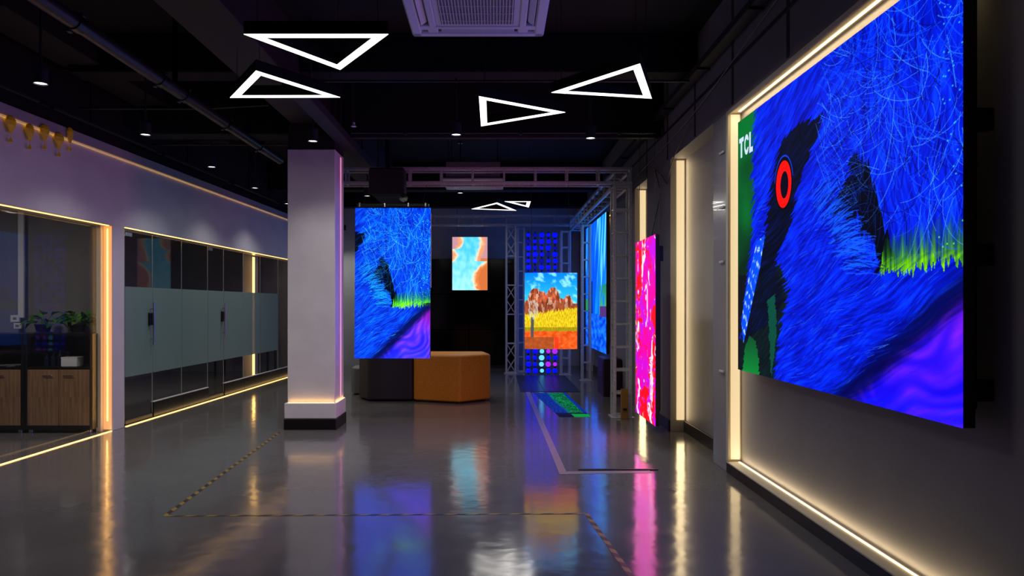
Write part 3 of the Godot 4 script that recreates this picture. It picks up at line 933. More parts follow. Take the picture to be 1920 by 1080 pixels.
func left_wall() -> void:
	var w := structure("wall_left", "pale fascia and pillars framing the glass offices", "wall", LT)
	lspan(-0.28, 0.0, 2.47, 3.29, -2.9, 17.9, "fascia", w, M.fascia)
	lspan(-0.28, 0.022, 3.305, 3.41, -2.9, 17.9, "top_band", w, M.wall, 0.004)
	lspan(-0.28, -0.02, 3.29, 3.305, -2.9, 17.9, "shadow_gap", w, M.beam)
	lspan(-0.28, -0.06, 3.41, 4.3, -2.9, 17.9, "upper_wall", w, M.ceiling)
	lspan(-0.16, 0.0, 0, 2.47, 8.63, 8.88, "pillar", w, M.fascia, 0.003)
	lspan(-0.16, 0.0, 0, 2.47, -2.9, 2.6, "pillar", w, M.fascia, 0.003)
	lspan(-0.16, 0.0, 0, 2.47, 16.2, 17.9, "pillar", w, M.fascia, 0.003)
	lspan(-0.16, 0.0, 2.455, 2.47, 2.6, 8.63, "head_liner", w, M.jamb)
	lspan(-0.105, -0.004, 0.0, 2.455, 8.615, 8.63, "reveal", w, M.jamb, 0.002)
	lspan(-0.16, -0.105, 0.0, 2.455, 8.56, 8.63, "mullion", w, M.jamb, 0.002)
	# offices behind the glass
	var o := structure("wall_office", "grey partition and ceiling of the dark offices", "wall", LT)
	lspan(-4.5, -0.16, 0, 2.9, 8.92, 9.0, "partition", o, M.grey_wall)
	lspan(-4.5, -0.28, 2.9, 2.96, -2.9, 17.9, "office_ceiling", o, M.grey_wall)
	lspan(-3.2, -3.1, 0, 2.9, 9.0, 17.9, "rear_partition", o, M.grey_wall)
	lspan(-3.1, -0.2, 0, 2.9, 16.3, 16.4, "partition", o, M.grey_wall)
	lspan(-0.62, -0.40, 0, 2.9, 14.2, 14.45, "office_pillar", o, M.wall, 0.003)
	# glass of the first office
	var g1 := structure("window_1", "tall glass wall in front of the office cabinets", "window", LT)
	lspan(-0.135, -0.125, 0.01, 2.455, 2.6, 5.6, "pane", g1, M.glass)
	lspan(-0.135, -0.125, 0.01, 2.455, 5.61, 8.56, "pane", g1, M.glass)
	# the second office: doors (d) and fixed panes (p)
	var joints := [8.88, 9.02, 9.70, 10.53, 11.40, 12.01, 12.86, 13.68, 14.68, 16.2]
	var what := ["p", "d", "p", "p", "d", "p", "p", "p", "p"]
	var g2 := structure("window_2", "glass office front with frosted green band", "window", LT)
	var doors := 0
	for k in what.size():
		var s0: float = joints[k] + 0.004
		var s1: float = joints[k + 1] - 0.004
		var parent := g2
		var low := 0.012
		if what[k] == "d":
			doors += 1
			parent = structure("door_%d" % doors, ["frosted glass office door nearer the lit pillar", "second frosted glass office door behind the column"][doors - 1], "door", LT)
		elif s0 > 9.6:
			low = 0.21
			lspan(-0.10, -0.055, 0.0, 0.20, s0 - 0.004, s1 + 0.004, "plinth", g2, M.black, 0.004)
			lspan(-0.098, -0.057, 0.20, 0.212, s0 - 0.004, s1 + 0.004, "plinth_cap", g2, M.white_plastic, 0.002)
		lspan(-0.084, -0.074, low, 2.45, s0, s1, "pane", parent, M.glass)
		if k > 0: lspan(-0.083, -0.075, 0.012, 2.45, s0 - 0.007, s0 - 0.001, "edge_seal", g2, M.seal)
		if s1 < 15.0:
			lspan(-0.0735, -0.0725, 0.60, 1.74, s0 + 0.002, s1 - 0.002, "frosted_film", parent, M.frost)
		if what[k] == "d":
			var hs := s1 - 0.06
			var grip := part("handle", parent, tube([Vector3(-0.02, 0.97, -hs), Vector3(-0.02, 1.54, -hs)], 0.014, 12), M.steel)
			for yy in [1.05, 1.46]:
				part("standoff", grip, tube([Vector3(-0.075, yy, -hs), Vector3(-0.02, yy, -hs)], 0.009, 8), M.steel)
			part("lock", parent, box(Vector3(0.03, 0.17, 0.07), 0.005), M.black, Vector3(-0.058, 1.32, -hs + 0.02))
			lspan(-0.092, -0.066, 0.002, 0.06, s0, s1, "kick_rail", parent, M.black, 0.002)
			part("hinge", parent, box(Vector3(0.034, 0.05, 0.14), 0.003), M.steel, Vector3(-0.079, 2.40, -s0 - 0.08))
	var g := "warm light strips round the glass offices"
	strip("warm light strip in the floor before the office cabinets", g, Vector3(0.0, 0.004, -2.7), Vector3(0.0, 0.004, -8.60), Vector3.UP, M.led_warm, CREAM, 0.022, 3.0, LT)
	strip("warm light strip in the floor before the frosted glass", g, Vector3(0.0, 0.004, -8.92), Vector3(0.0, 0.004, -16.1), Vector3.UP, M.led_warm, CREAM, 0.022, 3.0, LT)
	strip("warm light strip under the fascia above the cabinet office", g, Vector3(-0.012, 2.449, -2.7), Vector3(-0.012, 2.449, -8.56), Vector3.DOWN, M.led_warm, WARM, 0.022, 3.0, LT)
	strip("warm light strip under the fascia above the frosted glass", g, Vector3(-0.012, 2.464, -8.92), Vector3(-0.012, 2.464, -16.1), Vector3.DOWN, M.led_warm, WARM, 0.022, 3.0, LT)
	strip("upright golden light strip on the pillar beside the office cabinets", g, Vector3(-0.052, 0.12, -8.605), Vector3(-0.052, 2.42, -8.605), Vector3.BACK, M.led_warm, WARM, 0.010, 5.0, LT)
	strip("broad golden panel glowing in place of the lit jamb behind the upright strip on the pillar", g, Vector3(-0.052, 0.02, -8.6145), Vector3(-0.052, 2.45, -8.6145), Vector3.BACK, M.lit_jamb_gold, WARM, 0.098, 0.3, LT)
	strip("upright golden light strip glowing behind the frosted glass", g, Vector3(-0.36, 0.05, -14.10), Vector3(-0.36, 2.45, -14.10), Vector3(0.8, 0, 0.6), M.led_warm, WARM, 0.05, 4.0, LT)
	strip("thin warm light strip along the top of the fascia", g, Vector3(0.006, 3.297, -0.5), Vector3(0.006, 3.297, -17.0), Vector3.DOWN, M.led_faint, WARM, 0.010, 2.0, LT)

func column() -> void:
	var c := structure("column", "square pale column with black base in the showroom", "column", Transform3D(Basis(), P(-2.245, 0, 9.0)))
	span(Vector3(-0.318, 0, -0.275), Vector3(0.318, 0.135, 0.315), "base", c, M.black, 0.006)
	span(Vector3(-0.312, 0.135, -0.27), Vector3(0.312, 0.32, 0.306), "collar", c, M.column, 0.006)
	span(Vector3(-0.289, 0.32, -0.245), Vector3(0.289, 3.40, 0.25), "shaft", c, M.column, 0.006)
	span(Vector3(-0.285, 3.40, -0.241), Vector3(0.285, 4.3, 0.246), "painted_head", c, M.matt_black, 0.004)
	var g := "warm light strips on the column"
	strip("upright light strip widened and tinted for the pink light on this side of the square column", g, P(-1.952, 0.36, 9.06), P(-1.952, 3.36, 9.06), Vector3.RIGHT, M.led_pink_wash, Color(1.0, 0.62, 0.75), 0.045, 0.6)
	strip("short light strip on the collar at the foot of the column", g, P(-2.52, 0.324, 8.722), P(-1.96, 0.324, 8.722), Vector3.UP, M.led_warm, WARM, 0.012, 7.0)
	strip("side light strip on the collar at the foot of the column", g, P(-1.944, 0.324, 8.76), P(-1.944, 0.324, 9.22), Vector3.UP, M.led_warm, WARM, 0.010, 6.0)
	var b := structure("ceiling_beam", "long dark beam running over the square column", "beam")
	span(P(-2.50, 3.72, 0.0), P(-2.02, 4.3, 18.0), "body", b, M.beam, 0.01)

func added_office_lamp(label: String, n: float, s: float, radiance: float) -> void:  # unseen lamp, added to brighten the office interior
	var o := thing("added_office_lamp", label, "ceiling lamp", Vector3.ZERO, "added office ceiling lamps")
	o.transform = LT * Transform3D(Basis(), Vector3(n, 2.88, -s))
	part("frame", o, box(Vector3(0.62, 0.03, 0.62), 0.004), M.white_plastic, Vector3(0, 0.005, 0))
	part("diffuser", o, box(Vector3(0.58, 0.006, 0.58), 0.001), glow(COOL, 1.5), Vector3(0, -0.012, 0))
	area(o, Vector3(0, -0.02, 0), Vector3.DOWN, Vector3.RIGHT, Vector2(0.58, 0.58), COOL, radiance)

# ------------------------------------------------------------------ pipes, trays, conduits under the ceiling
func ceiling_services() -> void:
	var px := -3.12
	var py := 3.6
	var o := thing("ceiling_pipe", "thick dark pipe running under the ceiling above the offices", "pipe", P(px, py, 6.0))
	part("pipe_body", o, tube([P(0, 0, -4.5), P(0, 0, 4.4)], 0.058, 20), M.pipe)
	for d in [3.6, 5.35, 6.69, 7.2, 8.34, 9.5]:
		var cup := part("coupling", o, tube([P(0, 0, d - 6.05), P(0, 0, d - 5.95)], 0.067, 20), M.black)
		part("bolt", cup, box(Vector3(0.03, 0.03, 0.05), 0.004), M.pipe, P(-0.05, -0.055, d - 6.0))
		part("bolt", cup, box(Vector3(0.03, 0.03, 0.05), 0.004), M.pipe, P(0.05, 0.055, d - 6.0))
	for d in [4.6, 7.0, 9.2]:
		part("hanger", o, box(Vector3(0.05, 0.7, 0.012), 0.0), M.black, P(0.0, 0.36, d - 6.0))
	o = thing("sprinkler_pipe", "thin pinkish sprinkler pipe crossing before the square column", "pipe", P(0, 3.60, 8.75))
	part("pipe_body", o, tube([P(-1.76, 0, 0), P(1.95, 0, 0)], 0.014, 10), M.pipe)
	part("drop_pipe", o, tube([P(-1.75, 0.0, 0), P(-1.75, 0.68, 0)], 0.018, 10), M.pipe)
	for x in [-1.1, 0.3, 1.5]: part("pipe_clip", o, box(Vector3(0.03, 0.05, 0.04), 0.004), M.pipe, P(x, 0.0, 0))
	o = thing("fire_sprinkler", "small white sprinkler head beside the top of the column", "sprinkler", P(-1.56, 3.46, 7.9))
	part("rose", o, lathe([Vector2(0.0, 0.0), Vector2(0.03, 0.004), Vector2(0.022, 0.014), Vector2(0.012, 0.03), Vector2(0.012, 0.05), Vector2(0.0, 0.051)], 14), M.white_plastic)
	part("drop_pipe", o, tube([Vector3(0, 0.05, 0), Vector3(0, 0.84, 0)], 0.008, 8), M.pipe)
	o = thing("sprinkler_pipe", "thin conduit crossing the ceiling beyond the triangular lamps", "pipe", P(0, 3.76, 7.25))
	part("pipe_body", o, tube([P(-1.9, 0, 0), P(1.95, 0, 0)], 0.012, 8), M.pipe)
	o = thing("conduit", "thin conduit over the hanging downlights on the office side", "pipe", P(-3.4, 3.62, 7.75))
	part("pipe_body", o, tube([P(-1.1, 0, 0), P(0.25, 0, 0), P(0.95, 0.04, 0)], 0.011, 8), M.pipe)
	o = thing("conduit", "second thin conduit behind the thick dark pipe", "pipe", P(-3.4, 3.60, 9.4))
	part("pipe_body", o, tube([P(-1.1, 0, 0), P(0.9, 0, 0)], 0.011, 8), M.pipe)
	# cable trays
	o = thing("cable_tray", "dark metal tray high along the screen wall", "cable tray", P(1.99, 3.78, 7.5))
	part("bed", o, box(Vector3(0.10, 0.006, 11.0), 0.0), M.beam)
	part("rail", o, box(Vector3(0.008, 0.06, 11.0), 0.001), M.beam, Vector3(-0.05, 0.03, 0))
	part("rail", o, box(Vector3(0.008, 0.06, 11.0), 0.001), M.beam, Vector3(0.05, 0.03, 0))
	for k in 8: part("hanger", o, box(Vector3(0.12, 0.02, 0.03), 0.0), M.black, Vector3(0.0, -0.012, -5.0 + k * 1.4))
	o = thing("cable_tray", "dark tray beside the beam over the column", "cable tray", P(-1.88, 3.50, 9.6))
	part("bed", o, box(Vector3(0.16, 0.008, 6.0), 0.0), M.beam)
	part("rail", o, box(Vector3(0.01, 0.09, 6.0), 0.002), M.beam, Vector3(0.08, 0.045, 0))
	part("rail", o, box(Vector3(0.01, 0.09, 6.0), 0.002), M.beam, Vector3(-0.08, 0.045, 0))
	for k in 5:
		part("hanger", o, box(Vector3(0.02, 0.75, 0.02), 0.0), M.beam, Vector3(0.075, 0.42, -2.8 + k * 1.35))
	for k in 4:
		var s := 5.0 + k * 2.3
		var at := LT * Vector3(0.12, 3.52, -s - 1.1)
		o = thing("ceiling_rail", ["grey rail above the fascia at the gold ornaments", "second grey rail above the fascia", "third grey rail above the fascia", "last grey rail above the fascia by the column"][k], "rail", at, "rails above the office fascia")
		o.transform = LT * Transform3D(Basis(), Vector3(0.12, 3.52, -s - 1.1))
		part("channel", o, box(Vector3(0.035, 0.03, 2.1), 0.004), M.pipe)
		part("bracket", o, box(Vector3(0.05, 0.05, 0.12), 0.004), M.black, Vector3(0, 0.0, -1.09))
		part("hanger", o, box(Vector3(0.012, 0.76, 0.012), 0.0), M.black, Vector3(0, 0.395, 0.4))
	o = thing("ventilation_duct", "broad dark duct high above the offices", "duct", P(-4.28, 4.1, 6.5))
	part("duct_body", o, box(Vector3(0.42, 0.26, 9.0), 0.01), M.matt_black)
	for k in 6: part("flange", o, box(Vector3(0.46, 0.30, 0.03), 0.002), M.matt_black, Vector3(0, 0.0, -4.2 + k * 1.6))

func lamps() -> void:
	var y := 3.3
	triangle_lamp("white triangular lamp nearest the camera, left of the air conditioner", [[-1.675, 4.78], [-0.715, 4.78], [-1.19, 5.5]], y)
	triangle_lamp("white triangular lamp in front of the square column", [[-2.305, 6.24], [-1.348, 6.23], [-1.841, 5.523]], y, 3.715)
	triangle_lamp("white triangular lamp pointing to the screen wall, over the room's middle", [[-0.147, 6.20], [0.646, 6.713], [-0.150, 7.232]], y)
	triangle_lamp("white triangular lamp nearest the screen wall", [[0.469, 6.09], [1.073, 5.364], [1.355, 6.263]], y)
	triangle_lamp("far flat-looking triangular lamp in front of the truss", [[-0.457, 13.43], [0.385, 13.65], [0.02, 12.6]], y)
	triangle_lamp("smallest far triangular lamp, partly over the other far one", [[0.15, 12.45], [0.60, 12.45], [0.60, 13.2]], y)
	triangle_lamp("added unseen triangular lamp behind the tall blue hanging screen, lighting the rear truss", [[-2.45, 14.35], [-1.70, 14.35], [-2.08, 14.9]], y, 3.715)  # added out of sight to brighten the rear truss and end wall
	added_office_lamp("added unseen ceiling panel lamp brightening the cabinet office", -1.3, 6.6, 16.0)
	added_office_lamp("added unseen ceiling panel lamp brightening the frosted glass office", -1.9, 11.6, 9.0)
	var g := "black cylinder downlights"
	downlight("black hanging downlight nearest the gold ornaments", -3.70, y, 5.85, g)
	downlight("second black hanging downlight along the office side", -3.70, y, 7.60, g)
	downlight("third black hanging downlight along the office side", -3.70, y, 9.37, g)
	downlight("fourth hanging downlight along the office side", -3.70, y, 11.05, g)
	downlight("fifth hanging downlight, beside the edge of the column", -3.70, y, 12.75, g)
	downlight("black downlight in front of the top of the column", -2.01, y, 7.9, g)
	downlight("black downlight above the middle of the room", -0.42, y, 7.6, g)
	downlight("black downlight near the screen wall", 1.02, y, 7.76, g)
	downlight("far downlight above the tall blue hanging screen", -2.12, y, 11.85, g)
	downlight("far downlight below the second air conditioner", -0.61, 3.42, 12.3, g, 0.75)
	downlight("distant downlight beside the column edge", -3.66, y, 17.3, g)
	air_conditioner("white ceiling air conditioner nearest the camera", -0.13, 3.45, 4.76)
	air_conditioner("second ceiling air conditioner beyond the front truss", -0.355, 3.43, 11.55)

func trusses() -> void:
	truss("horizontal front truss crossing the room below the ceiling", P(-2.45, 3.235, 9.72), P(1.82, 3.235, 9.72), 0.19, 0.42)
	truss("front truss post beside the pink screen", P(1.69, 0.0, 9.72), P(1.69, 3.115, 9.72), 0.21, 0.30)
	truss("front truss post hidden behind the column", P(-2.30, 0.0, 9.72), P(-2.30, 3.115, 9.72), 0.19, 0.30)
	truss("truss running back along the screen wall", P(1.72, 3.235, 9.84), P(1.72, 3.235, 15.70), 0.19, 0.50)
	truss("horizontal rear truss with crossed braces", P(-2.45, 3.38, 15.9), P(1.85, 3.38, 15.9), 0.20, 0.55, true)
	truss("rear truss post with crossed braces beside the blue lamps", P(0.33, 0.0, 15.95), P(0.33, 3.26, 15.95), 0.20, 0.72, true)
	truss("slim ladder post between the truss and the blue lamps", P(0.56, 0.0, 16.25), P(0.56, 3.26, 16.25), 0.14, 0.34)
	truss("rear corner truss post by the blue wall screen", P(1.50, 0.0, 15.6), P(1.50, 3.12, 15.6), 0.18, 0.36)
	truss("slim rear post behind the landscape screen", P(1.80, 0.0, 14.4), P(1.80, 3.12, 14.4), 0.15, 0.36)

func screens() -> void:
	var bird := bird_picture()
	var bm := screen_mat(bird, 1.25)
	# the huge wall screen
	var o := display("wall_screen", "huge wall screen of a blue bird with a red eye and white letters", P(2.05, 3.05, 6.10), P(2.05, 3.05, 3.16), P(2.05, 0.96, 6.10), bm, 0.055, [0.0, 0.0, 1.0 / 1.12, 1.0], Color(0.45, 0.42, 1.0), 0.9)
	for y in [0.10, 0.7, 1.3, 1.9]:
		part("bracket", o, box(Vector3(0.09, 0.10, 0.05), 0.004), M.black, P(0.105, y - 0.98, 3.20 - 4.63))
		part("bracket", o, box(Vector3(0.09, 0.10, 0.05), 0.004), M.black, P(0.105, y - 0.98, 6.00 - 4.63))
	part("rear_frame", o, box(Vector3(0.045, 1.98, 2.82), 0.004), M.black, Vector3(0.082, 0.02, 0))
	# the tall hanging one shows the same picture, squeezed
	o = display("hanging_screen", "tall hanging screen of blue feathers beside the square column", P(-1.795, 2.744, 9.18), P(-0.832, 2.744, 9.18), P(-1.805, 0.827, 9.18), screen_mat(brighter(bird), 1.25), 0.05, [0.40, 0.0, 0.97, 1.0], Color(0.35, 0.42, 1.0), 0.3)
	part("hanging_bar", o, box(Vector3(0.92, 0.04, 0.04), 0.004), M.black, Vector3(0, 1.0, -0.03))
	for x in [-0.42, -0.1, 0.2, 0.42]:
		part("hook", o, box(Vector3(0.02, 0.05, 0.03), 0.003), M.steel, Vector3(x, 1.0, -0.005))
	for x in [-0.38, 0.38]:
		part("suspension_wire", o, tube([Vector3(x, 1.0, -0.03), Vector3(x, 1.333, -0.52)], 0.004, 5), M.cable)
	part("side_edge_strip", o, box(Vector3(0.006, 0.95, 0.03), 0.0), M.white_plastic, Vector3(0.487, 0.42, -0.03))  # plain white plastic along part of the right edge
	# pink flowing colours, beside the truss post
	o = display("hanging_screen", "narrow hanging screen of flowing pink and red colours", P(1.65, 2.24, 8.50), P(1.65, 2.24, 7.45), P(1.65, 0.248, 8.50), screen_mat(magenta_picture(), 1.15), 0.04, [0, 0, 1, 1], Color(1.0, 0.45, 0.78), 2.0)
	part("control_box", o, box(Vector3(0.06, 0.16, 0.10), 0.006), M.black, Vector3(0.07, 0.80, 0.40))
	part("rear_frame", o, box(Vector3(0.03, 1.6, 0.9), 0.004), M.black, Vector3(0.055, -0.05, 0))
	for z in [-0.4, 0.4]:
		part("suspension_wire", o, tube([Vector3(0.02, 0.99, z), Vector3(0.02, 3.05, z)], 0.003, 5), M.cable)
	# blue wall screen
	o = display("wall_screen", "large blue wall screen beyond the front truss post", P(2.02, 3.22, 16.2), P(2.02, 3.22, 13.2), P(2.02, 0.61, 16.2), screen_mat(water_picture(), 1.4), 0.06, [0, 0, 1, 1], Color(0.2, 0.45, 1.0), 0.5)
	part("bracket", o, box(Vector3(0.16, 0.12, 0.06), 0.004), M.black, Vector3(0.14, 0.6, 1.3))
	part("bracket", o, box(Vector3(0.16, 0.12, 0.06), 0.004), M.black, Vector3(0.14, -0.6, 1.3))
	# abstract portrait screen
	o = display("hanging_screen", "small upright screen of pale blue and orange shapes", P(-1.02, 3.10, 16.8), P(-0.20, 3.10, 16.8), P(-1.02, 1.86, 16.8), screen_mat(abstract_picture(), 1.25), 0.05, [0, 0, 1, 1], Color(0.6, 0.85, 1.0), 0.1)
	for x in [-0.3, 0.3]:
		part("suspension_wire", o, tube([Vector3(x, 0.62, -0.02), Vector3(x, 1.81, -0.02)], 0.004, 5), M.cable)
	# curved landscape screen
	o = thing("curved_screen", "curved hanging screen of red rocks above yellow grass", "screen", P(0.724, 1.43, 9.44))
	var st := start()
	var n := 20
	var hw := 0.346
	var hh := 0.502
	var back := start()
	for k in n:
		var t0 := float(k) / n
		var t1 := float(k + 1) / n
		var z := func(t): return 0.05 * (1.0 - pow(2.0 * t - 1.0, 2.0)) - 0.05
		var a := Vector3(lerpf(-hw, hw, t0), hh, z.call(t0))
		var b := Vector3(lerpf(-hw, hw, t1), hh, z.call(t1))
		var dn := Vector3(0, -2.0 * hh, 0)
		var nn := (b - a).cross(Vector3.UP).normalized()
		if nn.z < 0.0: nn = -nn
		quad_uv(st, [a, b, b + dn, a + dn], nn, t0, 0.0, t1, 1.0)
		var off := Vector3(0, 0, -0.03)
		quad(back, a + off, b + off, b + dn + off, a + dn + off, -nn)
		quad(back, a, b, b + off, a + off, Vector3.UP)
		quad(back, a + dn, b + dn, b + dn + off, a + dn + off, Vector3.DOWN)
	for s in [-1.0, 1.0]:
		var e := Vector3(s * hw, 0, -0.05)
		quad(back, e + Vector3(0, hh, 0), e + Vector3(0, -hh, 0), e + Vector3(0, -hh, -0.03), e + Vector3(0, hh, -0.03), Vector3(s, 0, 0))
	part("lit_panel", o, st.commit(), screen_mat(rock_picture(), 1.35))
	part("cabinet", o, back.commit(), M.black)
	area(o, Vector3(0, 0, 0.012), Vector3.BACK, Vector3.RIGHT, Vector2(0.69, 1.0), Color(0.8, 0.7, 0.5), 0.1)
	for x in [-0.25, 0.25]:
		part("suspension_wire", o, tube([Vector3(x, hh - 0.01, -0.04), Vector3(x, 1.689, -0.28)], 0.003, 5), M.cable)
	# black video wall with seams
	o = thing("video_wall", "dark switched-off video wall behind the small upright screen", "screen", P(-1.25, 0, 17.3))
	for i in 3:
		for j in 3:
			part("panel", o, box(Vector3(1.19, 0.84, 0.06), 0.004), M.black_glass, Vector3(-1.2 + i * 1.2, 0.50 + j * 0.85, 0))
	part("plinth", o, box(Vector3(3.6, 0.075, 0.10), 0.004), M.black, Vector3(0, 0.0375, -0.01))
	part("rear_frame", o, box(Vector3(3.5, 2.45, 0.12), 0.004), M.matt_black, Vector3(0, 1.30, -0.10))
	# hanging lattice of blue round lamps
	o = thing("led_lattice", "hanging lattice of round blue lamps behind the landscape screen", "light display", P(0.99, 0.02, 15.6))
	for i in 5:
		part("hanging_strip", o, box(Vector3(0.035, 3.08, 0.006), 0.0), M.matt_black, Vector3(-0.29 + i * 0.145, 1.54, -0.012))
	var disc := lathe([Vector2(0.0, -0.012), Vector2(0.040, -0.010), Vector2(0.056, -0.003), Vector2(0.060, 0.006), Vector2(0.0, 0.0065)], 14)
	var face := Basis(Vector3.RIGHT, -PI / 2)
	var blue := dark_glow(Color(0.0, 0.02, 1.0), 1.3)
	var dim := dark_glow(Color(0.01, 0.03, 0.8), 0.5)
	var cyan := dark_glow(Color(0.35, 0.75, 1.0), 1.6)
	var violet := dark_glow(Color(0.65, 0.12, 1.0), 1.3)
	for i in 5:
		for j in 22:
			var m := blue
			if j < 6 and i == 2: m = cyan
			elif j < 6 and i >= 3 and j % 2: m = violet
			elif (i * 7 + j * 3) % 5 == 0 and j > 8: m = dim
			part("lamp_disc", o, disc, m, Vector3(-0.29 + i * 0.145 + 0.006 * sin(j * 2.1 + i), 0.07 + j * 0.14, 0.0), face.scaled(Vector3.ONE * (0.86 + 0.14 * sin(i * 2.3 + j * 1.7))))
	area(o, Vector3(0, 1.5, 0.05), Vector3.BACK, Vector3.RIGHT, Vector2(0.7, 3.0), Color(0.05, 0.1, 1.0), 0.15)
	# lit floor tile
	o = thing("floor_screen", "floor display of green and blue writing before the landscape screen", "screen", P(0.0, 0.004, 0.0))
	st = start()
	quad_uv(st, [P(0.64, 0, 12.35), P(1.19, 0, 12.35), P(1.28, 0, 9.69), P(0.86, 0, 9.69)], Vector3.UP)
	part("lit_panel", o, st.commit(), screen_mat(floor_picture(), 0.5))

func seats() -> void:
	var o := thing("ottoman", "orange padded angular ottoman", "ottoman", P(0, 0, 0))
	part("cushion", o, cushion(rounded(PackedVector2Array([Vector2(-1.295, -11.28), Vector2(-0.554, -11.0), Vector2(-0.085, -11.42), Vector2(-0.20, -12.05), Vector2(-1.295, -12.05)]), 0.05), 0.02, 0.735, 0.04), M.orange)
	for p in [[-1.2, 11.4], [-0.57, 11.12], [-0.18, 11.45], [-0.28, 11.95], [-1.2, 11.95]]:
		part("foot", o, lathe([Vector2(0.0, 0.0), Vector2(0.025, 0.0), Vector2(0.025, 0.024), Vector2(0.0, 0.0241)], 10), M.black, P(p[0], 0, p[1]))
	o = thing("ottoman", "charcoal padded ottoman beside the orange one", "ottoman", P(0, 0, 0))
	part("cushion", o, cushion(rounded(PackedVector2Array([Vector2(-2.22, -11.66), Vector2(-2.0, -11.26), Vector2(-1.305, -11.28), Vector2(-1.305, -12.05), Vector2(-2.22, -12.05)]), 0.05), 0.02, 0.735, 0.04), M.charcoal)
	for p in [[-2.1, 11.7], [-1.95, 11.4], [-1.4, 11.4], [-1.4, 11.95], [-2.1, 11.95]]:
		part("foot", o, lathe([Vector2(0.0, 0.0), Vector2(0.025, 0.0), Vector2(0.025, 0.024), Vector2(0.0, 0.0241)], 10), M.black, P(p[0], 0, p[1]))
	o = thing("ottoman", "low pale grey ottoman behind the charcoal one", "ottoman", P(0, 0, 0))
	part("cushion", o, cushion(rounded(PackedVector2Array([Vector2(-2.47, -12.28), Vector2(-2.38, -12.08), Vector2(-1.9, -12.10), Vector2(-1.9, -12.6), Vector2(-2.45, -12.6)]), 0.04), 0.02, 0.46, 0.03), M.pale_seat)
	for p in [[-2.38, 12.25], [-2.0, 12.2], [-2.0, 12.5], [-2.36, 12.5]]:
		part("foot", o, lathe([Vector2(0.0, 0.0), Vector2(0.025, 0.0), Vector2(0.025, 0.024), Vector2(0.0, 0.0241)], 10), M.black, P(p[0], 0, p[1]))

func office_cabinet(label: String, x0: float, x1: float) -> void:
	var o := thing("office_cabinet", label, "cabinet", P((x0 + x1) * 0.5, 0, 8.45), "office cabinets")
	var w := x1 - x0
	var h := w * 0.5
	var dp := 0.40
	for s in [-1.0, 1.0]: part("side_panel", o, box(Vector3(0.03, 1.09, dp), 0.002), M.black, Vector3(s * (h - 0.016), 0.595, -dp * 0.5))
	part("top_panel", o, box(Vector3(w, 0.03, dp + 0.01), 0.002), M.black, Vector3(0, 1.155, -dp * 0.5))
	part("shelf", o, box(Vector3(w - 0.07, 0.025, dp - 0.02), 0.002), M.black, Vector3(0, 0.765, -dp * 0.5))
	part("bottom_panel", o, box(Vector3(w - 0.07, 0.05, dp), 0.002), M.black, Vector3(0, 0.065, -dp * 0.5))
	part("back_panel", o, box(Vector3(w - 0.07, 1.05, 0.012), 0.0), M.black, Vector3(0, 0.60, -dp + 0.01))
	for s in [-1.0, 1.0]:
		var dw := h - 0.036
		var door := part("door", o, box(Vector3(dw - 0.004, 0.655, 0.018), 0.002), M.wood, Vector3(s * dw * 0.5, 0.42, -0.01))
		part("handle", door, box(Vector3(0.115, 0.013, 0.012), 0.003), M.steel, Vector3(-s * (dw * 0.5 - 0.12), 0.255, 0.028))
		for t in [-0.045, 0.045]: part("post", door, box(Vector3(0.008, 0.008, 0.022), 0.0), M.steel, Vector3(-s * (dw * 0.5 - 0.12) + t, 0.255, 0.016))
	for s in [-1.0, 1.0]:
		part("foot", o, box(Vector3(0.045, 0.04, 0.045), 0.003), M.steel, Vector3(s * (h - 0.06), 0.02, -0.05))
		part("foot", o, box(Vector3(0.045, 0.04, 0.045), 0.003), M.steel, Vector3(s * (h - 0.06), 0.02, -dp + 0.05))

func leaf_mesh() -> ArrayMesh:   # a heart-shaped pointed leaf, 1 long along +X, folded at the midrib
	var st := start()
	var half := [0.0, 0.28, 0.40, 0.39, 0.29, 0.15, 0.0]
	for i in 6:
		var x0 := i / 6.0
		var x1 := (i + 1) / 6.0
		var y0 := 0.18 * sin(x0 * PI) - 0.25 * x0 * x0
		var y1 := 0.18 * sin(x1 * PI) - 0.25 * x1 * x1
		for s in [-1.0, 1.0]:
			var a := Vector3(x0, y0, 0)
			var b := Vector3(x1, y1, 0)
			var c := Vector3(x1, y1 + half[i + 1] * 0.25, s * half[i + 1])
			var d := Vector3(x0, y0 + half[i] * 0.25, s * half[i])
			quad(st, a, b, c, d, Vector3(0, 0.95, -s * 0.25).normalized())
	return st.commit()

